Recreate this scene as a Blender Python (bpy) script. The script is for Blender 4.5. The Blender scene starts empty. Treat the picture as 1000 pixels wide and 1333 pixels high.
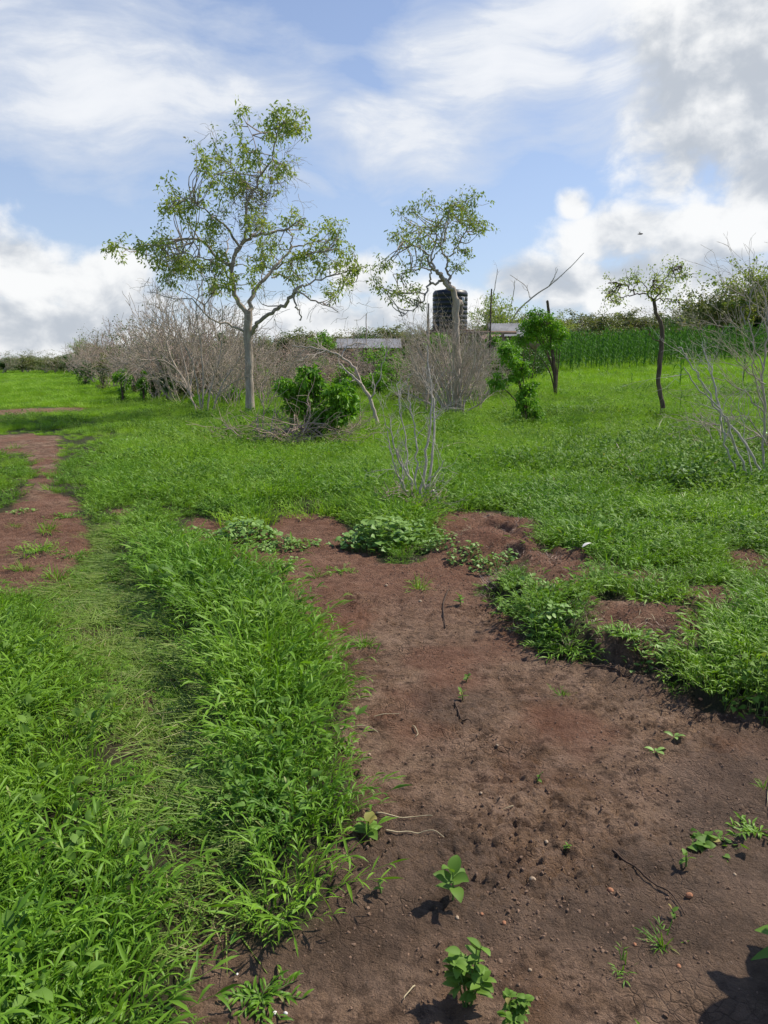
import bpy, math, random
import numpy as np
from mathutils import Vector
C = bpy.context.scene
rad = math.radians
rng = np.random.default_rng(7)

# ------------------------------------------------------------------ camera model
F, CX, CY, EYE = 1007.0, 500.0, 666.5, 1.6
PITCH = math.atan((CY - 470) / F)
FW = np.array([0, math.cos(PITCH), -math.sin(PITCH)]); UP = np.array([0, math.sin(PITCH), math.cos(PITCH)])
def ray(px, py):
    return np.array([1., 0, 0]) * ((px - CX) / F) + FW + UP * (-(py - CY) / F)
def flat(px, py):
    d = ray(px, py); t = -EYE / d[2]; return d[0] * t, d[1] * t
def at(px, py, Y):                       # the point at depth Y seen at a pixel of the photo
    d = ray(px, py); return np.array([0, 0, EYE]) + d * (Y / d[1])

# ------------------------------------------------------------------ noise
_perm = np.random.default_rng(3).permutation(4096)
def _h(ix, iy): return _perm[(_perm[ix & 4095] + iy) & 4095]
def perlin(x, y):
    x = np.asarray(x, float); y = np.asarray(y, float)
    ix = np.floor(x).astype(int); iy = np.floor(y).astype(int); fx = x - ix; fy = y - iy
    u = fx * fx * fx * (fx * (fx * 6 - 15) + 10); v = fy * fy * fy * (fy * (fy * 6 - 15) + 10)
    def g(a, b, dx, dy):
        t = _h(a, b) * (2 * math.pi / 4096); return np.cos(t) * dx + np.sin(t) * dy
    a = g(ix, iy, fx, fy); b = g(ix + 1, iy, fx - 1, fy); c = g(ix, iy + 1, fx, fy - 1); d = g(ix + 1, iy + 1, fx - 1, fy - 1)
    return (a + u * (b - a) + v * (c - a + u * (a - b - c + d))) * 1.4
def fbm(x, y, s, o=4, ox=0.0):
    r = 0; a = 1.0; n = 0
    for i in range(o):
        r = r + a * perlin(x * s + 17.3 * i + ox, y * s - 9.1 * i + ox * .7); n += a; a *= .5; s *= 2.03
    return r / n
def worley(x, y, s, off=0):               # distance to the nearest of jittered cell points
    x = x * s + off; y = y * s + off; ix = np.floor(x).astype(int); iy = np.floor(y).astype(int)
    best = np.full(np.shape(x), 9.); sec = best.copy()
    for dx in (-1, 0, 1):
        for dy in (-1, 0, 1):
            h = _h(ix + dx, iy + dy); px = ix + dx + (h % 64) / 64; py = iy + dy + (h // 64) / 64
            d = np.hypot(px - x, py - y); sec = np.minimum(sec, np.maximum(d, best)); best = np.minimum(best, d)
    return best, sec
def sst(a, b, x):
    t = np.clip((x - a) / (b - a), 0, 1); return t * t * (3 - 2 * t)

# ------------------------------------------------------------------ ground zones (outlines read off the photo, laid on the ground)
def poly(pts): return np.array([flat(*p) for p in pts])
def sdf(poly_, x, y):                     # negative inside
    x = np.asarray(x, float); y = np.asarray(y, float)
    d = np.full(x.shape, 1e9); ins = np.zeros(x.shape, bool); n = len(poly_)
    for i in range(n):
        ax, ay = poly_[i]; bx, by = poly_[(i + 1) % n]; ex, ey = bx - ax, by - ay
        t = np.clip(((x - ax) * ex + (y - ay) * ey) / (ex * ex + ey * ey), 0, 1)
        d = np.minimum(d, np.hypot(x - ax - t * ex, y - ay - t * ey))
        if ay != by:
            c = ((ay > y) != (by > y)) & (x < ex * (y - ay) / ey + ax); ins ^= c
    return np.where(ins, -d, d)
BASIN = poly([(255, 1500), (248, 1333), (243, 1245), (262, 1222), (290, 1222), (320, 1250), (385, 1240), (425, 1212), (412, 1120), (455, 1075), (462, 1010),
              (440, 930), (445, 880), (408, 820), (375, 775), (345, 745), (300, 735), (236, 702), (252, 674), (345, 690), (372, 668), (440, 676), (472, 708),
              (500, 735), (545, 735), (600, 700), (640, 700), (668, 722), (640, 752), (625, 778), (668, 815), (700, 858), (765, 868),
              (800, 880), (850, 890), (890, 905), (925, 935), (1000, 945), (1120, 965), (1350, 1000), (1700, 1200), (1700, 1500)])
BARE = [poly([(-90, 800), (30, 790), (75, 765), (112, 735), (118, 700), (104, 668), (75, 645), (72, 628), (78, 600), (80, 570), (40, 564), (-40, 570), (-60, 588), (38, 594), (46, 625), (28, 652), (-10, 680), (-120, 720)]),
        poly([(-60, 540), (30, 532), (115, 530), (110, 536), (20, 541), (-60, 548)]),
        poly([(160, 915), (200, 902), (215, 915), (200, 935), (165, 935)]),
        poly([(150, 672), (170, 668), (172, 678), (152, 682)]),
        poly([(942, 742), (985, 738), (1010, 760), (1000, 778), (955, 775)]),
        poly([(958, 688), (1010, 688), (1010, 700), (968, 698)]),
        poly([(798, 770), (845, 765), (865, 780), (815, 788)]),
        poly([(880, 790), (950, 785), (965, 805), (930, 822), (885, 812)]),
        poly([(768, 808), (830, 812), (915, 825), (912, 862), (850, 885), (790, 872), (762, 842)]),
        poly([(680, 742), (745, 738), (785, 765), (750, 792), (685, 790)]),
        poly([(555, 668), (640, 678), (690, 698), (700, 740), (650, 765), (612, 730), (560, 700)])]
TRACK = poly([(115, 700), (160, 690), (165, 740), (235, 820), (285, 930), (305, 1030), (315, 1120), (300, 1230), (235, 1240), (215, 1120), (165, 1010), (130, 900), (80, 830), (40, 800)])
RIDGE = poly([(125, 690), (250, 690), (330, 740), (400, 820), (440, 930), (455, 1050), (400, 1190), (330, 1210), (305, 1050), (275, 930), (230, 820), (165, 750)])
MX, MY = flat(632, 722)
def zone(x, y):
    """soil mask 0..1 and signed distance of the basin"""
    wob = fbm(x, y, 1.6, 4) * .24 + fbm(x, y, 3.4, 3, 71.) * .10 + fbm(x, y, 7., 3, 5.) * .07
    sb = sdf(BASIN, x, y); m = sst(.05, -.05, sb + wob * .55)
    for p in BARE:
        s = sdf(p, x, y); k = np.clip(np.hypot(x, y) / 8, .35, 2.0)
        m = np.maximum(m, sst(.06, -.06, s + wob * .8 * k))
    return m, sb
def base_h(x, y):
    r = np.maximum(y, 0.1); b = np.clip(x / np.maximum(r, 3), -.9, .9)
    s = np.interp(b, [-.6, -.35, -.15, 0, .1, .24, .5, .9], [0, .003, .017, .026, .031, .037, .046, .05])
    d = np.hypot(x, y) * np.where(y > 0, 1, 0)
    t = np.maximum(d - 12, 0); t = np.where(t < 6, t * t / 12, t - 3)
    t = np.minimum(t, 52) + .4 * np.clip(t - 52, 0, 60) + .0 * t
    return s * t
def height(x, y, fine=True):
    x = np.asarray(x, float); y = np.asarray(y, float)
    h = base_h(x, y) + fbm(x, y, .12, 3, 3.) * .05 * sst(5, 14, np.hypot(x, y)) * 2
    near = np.hypot(x, y) < 16
    if np.any(near):
        xn, yn = x[near] if x.ndim else x, y[near] if y.ndim else y
        m, sb = zone(xn, yn)
        out = sb + fbm(xn, yn, 1.6, 4) * .12
        right = sst(.06, .16, xn / np.maximum(yn, .5)) * sst(8.5, 6.8, yn)
        out = out + right * (.16 * fbm(xn, yn, 2.6, 3, 51.) + .05 * fbm(xn, yn, 9, 2, 52.)); e = (.13 * right * sst(-.05, .27, out) + (1 - right) * .05 * sst(-.05, .5, out)) * sst(14, 9, yn)
        e += .07 * sst(.05, -.25, sdf(RIDGE, xn, yn))
        tr = sst(.05, -.2, sdf(TRACK, xn, yn)); e -= .05 * tr
        dm = np.hypot((xn - MX) / .42, (yn - MY) / .38); e += .22 * np.exp(-dm * dm * 1.2)
        lum = fbm(xn, yn, 5.0, 3, 9.)
        e += right * .09 * lum * sst(-.1, .1, out) * sst(1.2, .3, out)
        e += m * (.020 * fbm(xn, yn, 2.2, 2, 31.))
        if fine:
            patch = sst(-.15, .35, fbm(xn, yn, 1.3, 3, 12.))
            f1, f2 = worley(xn + .02 * fbm(xn, yn, 9, 2), yn, 17.)
            clod = np.clip(1 - (f1 * 1.45) ** 2, 0, 1)
            g1, g2 = worley(xn, yn + .01 * fbm(xn, yn, 20, 2), 38., 7)
            clod2 = np.clip(1 - (g1 * 1.5) ** 2, 0, 1)
            crack = np.clip((f2 - f1) * 5, 0, 1)
            rdg = 1 - 2 * np.abs(fbm(xn, yn, 5.5, 4, 66.)); e += m * (patch * (.015 * clod + .011 * clod2 + .008 * crack) + .016 * fbm(xn, yn, 9., 3, 4.) + .011 * fbm(xn, yn, 24., 3, 8.) * (.35 + patch) + .006 * fbm(xn, yn, 55., 2, 18.) * (.4 + patch) + .010 * rdg)
        if x.ndim: h = h.copy(); h[near] += e
        else: h = h + e
    return h
def hz(x, y): return float(height(np.array([x]), np.array([y]), False)[0])
def ground(px, py):
    """where a pixel's ray meets the ground"""
    d = ray(px, py); t = np.concatenate([np.arange(1.2, 20, .01), np.arange(20, 260, .05)])
    X, Y, Z = d[0] * t, d[1] * t, EYE + d[2] * t
    k = np.argmax(height(X, Y, False) >= Z)
    if k == 0: k = len(t) - 1
    return np.array([X[k], Y[k], hz(X[k], Y[k])])

# ------------------------------------------------------------------ mesh builder
class MB:
    def __init__(s): s.V = []; s.F = []; s.A = []; s.n = 0
    def add(s, V, Fc, var=0.5):
        V = np.asarray(V, float).reshape(-1, 3); s.V.append(V); s.F.append(np.asarray(Fc, int) + s.n)
        s.A.append(np.full(len(V), var) if np.isscalar(var) else np.asarray(var, float)); s.n += len(V)
    def mesh(s, name, mat, origin=(0, 0, 0), smooth=True):
        me = bpy.data.meshes.new(name); V = np.concatenate(s.V) - np.asarray(origin)
        me.vertices.add(len(V)); me.vertices.foreach_set('co', V.astype(np.float32).ravel())
        sizes = np.concatenate([np.full(len(f), f.shape[1]) for f in s.F]); idx = np.concatenate([f.ravel() for f in s.F])
        me.loops.add(len(idx)); me.loops.foreach_set('vertex_index', idx.astype(np.int32))
        me.polygons.add(len(sizes)); st = np.zeros(len(sizes), int); st[1:] = np.cumsum(sizes)[:-1]
        me.polygons.foreach_set('loop_start', st.astype(np.int32)); me.polygons.foreach_set('loop_total', sizes.astype(np.int32))
        me.polygons.foreach_set('use_smooth', np.full(len(sizes), smooth))
        a = me.attributes.new('var', 'FLOAT', 'POINT'); a.data.foreach_set('value', np.concatenate(s.A).astype(np.float32))
        me.update(calc_edges=True)
        for m in (mat if isinstance(mat, (list, tuple)) else [mat]): me.materials.append(m)
        return me
    def build(s, name, mat, parent=None, origin=None, smooth=True):
        if origin is None: origin = tuple(parent.location) if parent else (0, 0, 0)
        o = bpy.data.objects.new(name, s.mesh(name, mat, origin, smooth)); C.collection.objects.link(o)
        if parent: o.parent = parent
        else: o.location = origin
        return o
def nrm(v): return v / np.maximum(np.linalg.norm(v, axis=-1, keepdims=True), 1e-9)
def frusta(mb, P0, P1, R0, R1, sides=4, var=.5):
    P0 = np.asarray(P0, float); P1 = np.asarray(P1, float); N = len(P0)
    if N == 0: return
    D = nrm(P1 - P0); A = np.where(np.abs(D[:, 2:3]) < .9, np.array([[0, 0, 1.]]), np.array([[1., 0, 0]]))
    S = nrm(np.cross(D, A)); T = np.cross(D, S); k = np.arange(sides) * 2 * math.pi / sides
    c = np.cos(k)[None, :, None]; s_ = np.sin(k)[None, :, None]; ring = S[:, None] * c + T[:, None] * s_
    V = np.concatenate([P0[:, None] + ring * np.asarray(R0)[:, None, None], P1[:, None] + ring * np.asarray(R1)[:, None, None]], 1)
    i = np.arange(sides); j = (i + 1) % sides; f = np.stack([i, j, j + sides, i + sides], 1)
    Fc = (f[None] + (np.arange(N) * 2 * sides)[:, None, None]).reshape(-1, 4)
    va = np.repeat(np.full(N, var) if np.isscalar(var) else var, 2 * sides); mb.add(V, Fc, va)
def tube(mb, P, R, sides=8, var=.5, lump=0.0, seed=0):
    P = np.asarray(P, float); R = np.asarray(R, float) * np.ones(len(P)); n = len(P); T = nrm(np.gradient(P, axis=0))
    a = np.array([0, 0, 1.]) if abs(T[0][2]) < .9 else np.array([1., 0, 0]); S = np.cross(T[0], a); S /= np.linalg.norm(S); rings = []
    rr = np.random.default_rng(seed); k = np.arange(sides) * 2 * math.pi / sides
    for i in range(n):
        S = S - T[i] * S.dot(T[i]); S /= np.linalg.norm(S); B = np.cross(T[i], S); m = 1 + lump * rr.normal(size=sides)
        rings.append(P[i] + (np.cos(k) * m)[:, None] * S * R[i] + (np.sin(k) * m)[:, None] * B * R[i])
    V = np.concatenate(rings); i = np.arange(sides); j = (i + 1) % sides; f = np.stack([i, j, j + sides, i + sides], 1)
    mb.add(V, (f[None] + (np.arange(n - 1) * sides)[:, None, None]).reshape(-1, 4), var)
    c = len(V); mb.add(np.concatenate([rings[-1], P[-1:]]), np.stack([i, j, np.full(sides, sides)], 1), var)
    mb.add(np.concatenate([rings[0], P[:1]]), np.stack([j, i, np.full(sides, sides)], 1), var)
def spline(P, n=5):
    P = np.asarray(P, float); out = []
    Q = np.concatenate([[2 * P[0] - P[1]], P, [2 * P[-1] - P[-2]]])
    for i in range(1, len(Q) - 2):
        for t in np.arange(n) / n:
            a, b, c, d = Q[i - 1:i + 3]
            out.append(.5 * ((2 * b) + (c - a) * t + (2 * a - 5 * b + 4 * c - d) * t * t + (3 * b - a - 3 * c + d) * t ** 3))
    out.append(P[-1]); return np.array(out)
PROF = {'lance': lambda t: 3.1 * np.clip(t, .02, 1) ** .75 * (1 - t * .99) ** 1.05 * .62, 'ovate': lambda t: np.clip(np.sin(np.pi * np.clip(t * .97 + .02, 0, 1) ** .8), .02, 1) ** .8,
        'blade': lambda t: (.55 + .45 * np.sin(np.pi * np.minimum(t * 1.3, .5))) * (1.02 - t) ** .55, 'heart': lambda t: np.clip(1.15 * np.sin(np.pi * np.clip(t * .93 + .1, 0, 1) ** .62), .02, 1)}
def leaves(mb, B, D, U, L, W, droop=.3, segs=4, prof='lance', fold=.25, var=None, twist=0.):
    B = np.asarray(B, float); N = len(B)
    if N == 0: return
    one = np.ones(N); L = L * one; W = W * one; droop = droop * one
    D = nrm(np.asarray(D, float)); S = nrm(np.cross(D, U)); Nn = np.cross(S, D)
    t = np.linspace(0, 1, segs + 1); w = PROF[prof](t) * .5
    pos = B[:, None] + D[:, None] * (L[:, None] * t)[..., None] * (1 - .25 * (droop[:, None] * t ** 2))[..., None]
    pos[:, :, 2] -= (droop * L)[:, None] * t ** 2
    ww = (W[:, None] * w)[..., None]; ang = twist * t[None, :, None]
    SS = S[:, None] * np.cos(ang) + Nn[:, None] * np.sin(ang); NN = Nn[:, None] * np.cos(ang) - S[:, None] * np.sin(ang)
    V = np.stack([pos - SS * ww + NN * ww * fold, pos, pos + SS * ww + NN * ww * fold], 2)
    q = []
    for s in range(segs):
        a = 3 * s; q += [(a, a + 1, a + 4, a + 3), (a + 1, a + 2, a + 5, a + 4)]
    Fc = (np.array(q)[None] + (np.arange(N) * 3 * (segs + 1))[:, None, None]).reshape(-1, 4)
    if var is None: var = rng.random(N)
    mb.add(V, Fc, np.repeat(var * np.ones(N), 3 * (segs + 1)))
def rdir(n, r=None, up=0.0):
    r = r or rng; v = r.normal(size=(n, 3)); v[:, 2] += up; return nrm(v)

# ------------------------------------------------------------------ materials
def newmat(name):
    m = bpy.data.materials.new(name); m.use_nodes = True; nt = m.node_tree; nt.nodes.clear(); return m, nt
def N(nt, t, **k):
    n = nt.nodes.new(t)
    for a, v in k.items():
        if a.startswith('i_'):
            key = a[2:]; n.inputs[int(key) if key.isdigit() else key.replace('_', ' ')].default_value = v
        else: setattr(n, a, v)
    return n
def col(c): return (c[0], c[1], c[2], 1)
def mixc(nt, fac, a, b, mode='MIX'):
    n = N(nt, 'ShaderNodeMix', data_type='RGBA', blend_type=mode)
    for i, v in ((0, fac), (6, a), (7, b)):
        if hasattr(v, 'is_output') or hasattr(v, 'node'): nt.links.new(v, n.inputs[i])
        else: n.inputs[i].default_value = v if i == 0 else col(v)
    return n.outputs[2]
def math_(nt, op, a, b=None, c=None, clamp=False):
    n = N(nt, 'ShaderNodeMath', operation=op, use_clamp=clamp)
    for i, v in enumerate((a, b, c)):
        if v is None: continue
        if hasattr(v, 'node'): nt.links.new(v, n.inputs[i])
        else: n.inputs[i].default_value = v
    return n.outputs[0]
def leafmat(name, dark, light, dry=None, trans=.3, rough=.5, dryamt=.06, spec=.35):
    m, nt = newmat(name); L = nt.links.new
    at_ = N(nt, 'ShaderNodeAttribute', attribute_name='var'); oi = N(nt, 'ShaderNodeObjectInfo')
    f = math_(nt, 'ADD', math_(nt, 'MULTIPLY', at_.outputs['Fac'], .62), math_(nt, 'MULTIPLY', oi.outputs['Random'], .38), clamp=True)
    c = mixc(nt, f, dark, light)
    no = N(nt, 'ShaderNodeTexNoise', i_Scale=6.0); g = N(nt, 'ShaderNodeNewGeometry'); L(g.outputs['Position'], no.inputs['Vector'])
    no.inputs['Scale'].default_value = .9
    k = N(nt, 'ShaderNodeMapRange', i_1=.35, i_2=.68); L(no.outputs['Fac'], k.inputs[0])
    c = mixc(nt, math_(nt, 'MULTIPLY', k.outputs[0], .45), c, tuple(v * q for v, q in zip(light, (1.12, 1.0, .85))))
    if dry:
        k2 = N(nt, 'ShaderNodeMapRange', i_1=1 - dryamt - .02, i_2=1 - dryamt + .02); L(at_.outputs['Fac'], k2.inputs[0])
        c = mixc(nt, k2.outputs[0], c, dry)
    p = N(nt, 'ShaderNodeBsdfPrincipled', i_Roughness=rough); p.inputs['Specular IOR Level'].default_value = spec
    L(c, p.inputs['Base Color']); t = N(nt, 'ShaderNodeBsdfTranslucent')
    tc = mixc(nt, 1.0, c, (1.25, 1.25, .55), 'MULTIPLY'); L(tc, t.inputs['Color'])
    mx = N(nt, 'ShaderNodeMixShader', i_0=trans); L(p.outputs[0], mx.inputs[1]); L(t.outputs[0], mx.inputs[2])
    o = N(nt, 'ShaderNodeOutputMaterial'); L(mx.outputs[0], o.inputs[0]); return m
def plainmat(name, a, b, scale=8., rough=.85, bump=.3, stretch=(1, 1, 1), spec=.2, metal=0., usevar=.3):
    m, nt = newmat(name); L = nt.links.new
    tc = N(nt, 'ShaderNodeTexCoord'); mp = N(nt, 'ShaderNodeMapping'); mp.inputs['Scale'].default_value = stretch; L(tc.outputs['Object'], mp.inputs[0])
    no = N(nt, 'ShaderNodeTexNoise', i_Scale=scale, i_Detail=6.0, i_Roughness=.62); L(mp.outputs[0], no.inputs['Vector'])
    k = N(nt, 'ShaderNodeMapRange', i_1=.33, i_2=.67); L(no.outputs['Fac'], k.inputs[0])
    at_ = N(nt, 'ShaderNodeAttribute', attribute_name='var')
    f = math_(nt, 'ADD', math_(nt, 'MULTIPLY', k.outputs[0], 1 - usevar), math_(nt, 'MULTIPLY', at_.outputs['Fac'], usevar), clamp=True)
    c = mixc(nt, f, a, b); p = N(nt, 'ShaderNodeBsdfPrincipled', i_Roughness=rough, i_Metallic=metal); p.inputs['Specular IOR Level'].default_value = spec
    L(c, p.inputs['Base Color'])
    if bump:
        bp = N(nt, 'ShaderNodeBump', i_Strength=bump, i_Distance=.02); L(no.outputs['Fac'], bp.inputs['Height']); L(bp.outputs[0], p.inputs['Normal'])
    o = N(nt, 'ShaderNodeOutputMaterial'); L(p.outputs[0], o.inputs[0]); return m
M = {}
M['grass'] = leafmat('lush_grass', (.048, .155, .010), (.23, .43, .032), dry=(.30, .30, .10), dryamt=.03)
M['meadow'] = leafmat('meadow_grass', (.150, .330, .016), (.325, .555, .040), dry=(.36, .44, .13), dryamt=.03)
M['flat'] = leafmat('trodden_grass', (.11, .21, .026), (.28, .40, .085), dry=(.40, .38, .17), dryamt=.10)
M['weed'] = leafmat('weed_leaf', (.065, .155, .020), (.19, .34, .055), dry=(.38, .33, .10), dryamt=.03, rough=.6, spec=.25)
M['creeper'] = leafmat('creeper_leaf', (.11, .25, .045), (.27, .44, .11), trans=.22)
M['tree'] = leafmat('tree_leaf', (.12, .19, .035), (.37, .47, .11), dry=(.28, .24, .12), dryamt=.10, trans=.42)
M['bush'] = leafmat('bush_leaf', (.06, .20, .014), (.22, .44, .035), trans=.35)
M['darkbush'] = leafmat('dark_leaf', (.035, .09, .016), (.09, .20, .032), trans=.3)
M['farleaf'] = leafmat('woodland_leaf', (.10, .135, .045), (.22, .26, .09), dry=(.32, .27, .18), dryamt=.2, trans=.3)
M['palegreen'] = leafmat('pale_leaf', (.14, .18, .09), (.26, .29, .17), dry=(.3, .27, .2), dryamt=.2, trans=.2)
M['maize'] = leafmat('maize_leaf', (.035, .115, .018), (.085, .215, .035), trans=.3, rough=.7, spec=.12)
M['bark'] = plainmat('grey_bark', (.20, .15, .115), (.58, .49, .40), scale=9, stretch=(1, 1, .25), bump=.8)
M['darkbark'] = plainmat('brown_bark', (.05, .035, .027), (.19, .135, .10), scale=12, stretch=(1, 1, .3), bump=.8)
M['dead'] = plainmat('dead_wood', (.29, .225, .17), (.60, .51, .42), scale=14, stretch=(1, 1, .3), bump=.4, usevar=.6)
M['palewood'] = plainmat('pale_dead_wood', (.34, .29, .24), (.62, .57, .50), scale=14, stretch=(1, 1, .3), bump=.4, usevar=.6)
M['brush'] = plainmat('brush_wood', (.26, .18, .135), (.58, .44, .36), scale=14, bump=.2, usevar=.7)
M['straw'] = plainmat('straw', (.38, .30, .17), (.62, .52, .34), scale=30, bump=.1)
M['root'] = plainmat('dark_root', (.05, .03, .022), (.13, .085, .06), scale=40, bump=.5)
M['stem'] = plainmat('green_stem', (.08, .17, .03), (.20, .28, .08), scale=30, bump=.1)
M['tank'] = plainmat('black_plastic', (.008, .009, .012), (.02, .021, .026), scale=3, rough=.42, bump=.0, spec=.5)
M['tin'] = plainmat('tin_sheet', (.20, .195, .19), (.40, .395, .385), scale=2, rough=.5, bump=.1, metal=.25)
M['mud'] = plainmat('mud_wall', (.22, .15, .11), (.36, .26, .19), scale=4, rough=.95)
M['timber'] = plainmat('weathered_timber', (.20, .12, .09), (.38, .27, .21), scale=6, bump=.3)
M['cloth'] = plainmat('white_cloth', (.62, .60, .58), (.8, .8, .78), scale=6, bump=.2)
M['clay'] = plainmat('orange_clay', (.34, .14, .075), (.50, .25, .14), scale=45, bump=.4, usevar=.1)
M['pebble'] = plainmat('pale_pebble', (.34, .24, .16), (.52, .40, .28), scale=50, bump=.3, usevar=.1)
M['shell'] = plainmat('white_chip', (.66, .62, .56), (.85, .82, .78), scale=50, bump=.2)
M['feather'] = plainmat('dark_feather', (.02, .018, .016), (.06, .05, .045), scale=20, bump=.1)

def soilmat():
    m, nt = newmat('soil'); L = nt.links.new
    g = N(nt, 'ShaderNodeNewGeometry'); pos = g.outputs['Position']
    def noise(s, d=5., r=.6, dist=0.):
        n = N(nt, 'ShaderNodeTexNoise', i_Scale=s, i_Detail=d, i_Roughness=r, i_Distortion=dist); L(pos, n.inputs['Vector']); return n.outputs['Fac']
    def mr(x, a, b, c=0., d=1.):
        n = N(nt, 'ShaderNodeMapRange', i_1=a, i_2=b, i_3=c, i_4=d); L(x, n.inputs[0]); return n.outputs[0]
    def attr(a): return N(nt, 'ShaderNodeAttribute', attribute_name=a).outputs['Fac']
    c = mixc(nt, mr(noise(2.2), .36, .66), (.23, .130, .074), (.45, .295, .192))
    c = mixc(nt, mr(noise(9.), .42, .68, 0, .6), c, (.50, .33, .235))
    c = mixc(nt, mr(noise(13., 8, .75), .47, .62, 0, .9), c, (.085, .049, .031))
    c = mixc(nt, math_(nt, 'MULTIPLY', attr('red'), .85), c, mixc(nt, mr(noise(7.), .35, .65), (.205, .085, .050), (.36, .175, .108)))
    c = mixc(nt, math_(nt, 'MULTIPLY', attr('wet'), .75), c, mixc(nt, mr(noise(6.), .38, .62), (.098, .062, .040), (.235, .152, .102)))
    c = mixc(nt, mr(noise(60., 4, .7), .60, .72, 0, .55), c, (.36, .26, .20))
    und = mixc(nt, mr(noise(5.), .4, .6), (.045, .055, .018), (.10, .085, .045))
    far = mixc(nt, mr(noise(.5), .35, .65), (.06, .13, .016), (.12, .20, .03))
    und = mixc(nt, attr('far'), und, far)
    c = mixc(nt, attr('soil'), und, c)
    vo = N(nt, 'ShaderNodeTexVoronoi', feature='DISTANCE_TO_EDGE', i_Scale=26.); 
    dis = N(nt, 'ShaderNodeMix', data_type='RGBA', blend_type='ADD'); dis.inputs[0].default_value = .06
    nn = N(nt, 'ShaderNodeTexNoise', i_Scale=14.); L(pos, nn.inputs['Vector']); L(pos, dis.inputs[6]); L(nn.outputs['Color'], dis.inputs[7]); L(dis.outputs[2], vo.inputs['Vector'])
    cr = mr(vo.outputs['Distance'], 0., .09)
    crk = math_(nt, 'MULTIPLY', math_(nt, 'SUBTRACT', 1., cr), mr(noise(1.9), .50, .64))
    c = mixc(nt, math_(nt, 'MULTIPLY', crk, .40), c, (.05, .03, .022))  # crevice shade painted into the colour along the cracks; bump alone gives none
    h = math_(nt, 'SUBTRACT', math_(nt, 'ADD', math_(nt, 'MULTIPLY', noise(34., 8, .72), 1.1), math_(nt, 'MULTIPLY', noise(130., 5, .7), .35)), math_(nt, 'MULTIPLY', crk, .28))
    bp = N(nt, 'ShaderNodeBump', i_Strength=1.0, i_Distance=.075); L(h, bp.inputs['Height'])
    p = N(nt, 'ShaderNodeBsdfPrincipled'); p.inputs['Specular IOR Level'].default_value = .22
    L(mr(attr('wet'), 0, 1, .92, .62), p.inputs['Roughness']); L(c, p.inputs['Base Color']); L(bp.outputs[0], p.inputs['Normal'])
    o = N(nt, 'ShaderNodeOutputMaterial'); L(p.outputs[0], o.inputs[0]); return m
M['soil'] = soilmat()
M['crumb'] = plainmat('soil_crumb', (.13, .078, .052), (.36, .235, .16), scale=60, bump=.5, usevar=.6)

# ------------------------------------------------------------------ object helpers
def tag(o, label=None, cat=None, group=None, kind=None):
    if label: o['label'] = label
    if cat: o['category'] = cat
    if group: o['group'] = group
    if kind: o['kind'] = kind
    return o
def thing(name, loc, label, cat, group=None):
    o = bpy.data.objects.new(name, None); o.empty_display_size = .2; C.collection.objects.link(o); o.location = tuple(float(v) for v in loc)
    return tag(o, label, cat, group)
def dup(root, loc, rz=0., s=1., label=None, group=None):
    r = root.copy(); C.collection.objects.link(r); r.location = tuple(float(v) for v in loc); r.rotation_euler = (0, 0, rz)
    r.scale = (s, s, s) if np.isscalar(s) else s
    if label: r['label'] = label
    if group: r['group'] = group
    for ch in list(root.children):
        c = ch.copy(); C.collection.objects.link(c); c.parent = r
        for g in ch.children:
            d = g.copy(); C.collection.objects.link(d); d.parent = c
    return r
def scatter(name, kind_label, cat, meshes, pts, rot, scl, idx):
    """one object of uncountable stuff: tufts instanced on points"""
    col_ = bpy.data.collections.new(name + '_tufts')
    for i, me in enumerate(meshes):
        o = bpy.data.objects.new('%s_tuft.%03d' % (name, i), me); col_.objects.link(o)
    me = bpy.data.meshes.new(name); n = len(pts); me.vertices.add(n); me.vertices.foreach_set('co', np.asarray(pts, np.float32).ravel())
    a = me.attributes.new('rot', 'FLOAT_VECTOR', 'POINT'); a.data.foreach_set('vector', np.asarray(rot, np.float32).ravel())
    a = me.attributes.new('scl', 'FLOAT', 'POINT'); a.data.foreach_set('value', np.asarray(scl, np.float32))
    a = me.attributes.new('idx', 'INT', 'POINT'); a.data.foreach_set('value', np.asarray(idx, np.int32))
    o = bpy.data.objects.new(name, me); C.collection.objects.link(o); tag(o, kind_label, cat, kind='stuff')
    nt = bpy.data.node_groups.new(name + '_nodes', 'GeometryNodeTree'); L = nt.links.new
    nt.interface.new_socket('Geometry', in_out='INPUT', socket_type='NodeSocketGeometry'); nt.interface.new_socket('Geometry', in_out='OUTPUT', socket_type='NodeSocketGeometry')
    gi = nt.nodes.new('NodeGroupInput'); go = nt.nodes.new('NodeGroupOutput'); ip = nt.nodes.new('GeometryNodeInstanceOnPoints'); mp = nt.nodes.new('GeometryNodeMeshToPoints')
    ci = nt.nodes.new('GeometryNodeCollectionInfo'); ci.inputs['Collection'].default_value = col_; ci.inputs['Separate Children'].default_value = True; ci.inputs['Reset Children'].default_value = True
    def na(nm, ty):
        x = nt.nodes.new('GeometryNodeInputNamedAttribute'); x.data_type = ty; x.inputs['Name'].default_value = nm; return x.outputs[0]
    ip.inputs['Pick Instance'].default_value = True
    er = nt.nodes.new('FunctionNodeEulerToRotation'); L(na('rot', 'FLOAT_VECTOR'), er.inputs[0])
    L(gi.outputs[0], mp.inputs[0]); L(mp.outputs[0], ip.inputs['Points']); L(ci.outputs[0], ip.inputs['Instance']); L(na('idx', 'INT'), ip.inputs['Instance Index'])
    L(er.outputs[0], ip.inputs['Rotation']); L(na('scl', 'FLOAT'), ip.inputs['Scale']); L(ip.outputs[0], go.inputs[0])
    md = o.modifiers.new('scatter', 'NODES'); md.node_group = nt
    return o

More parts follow.
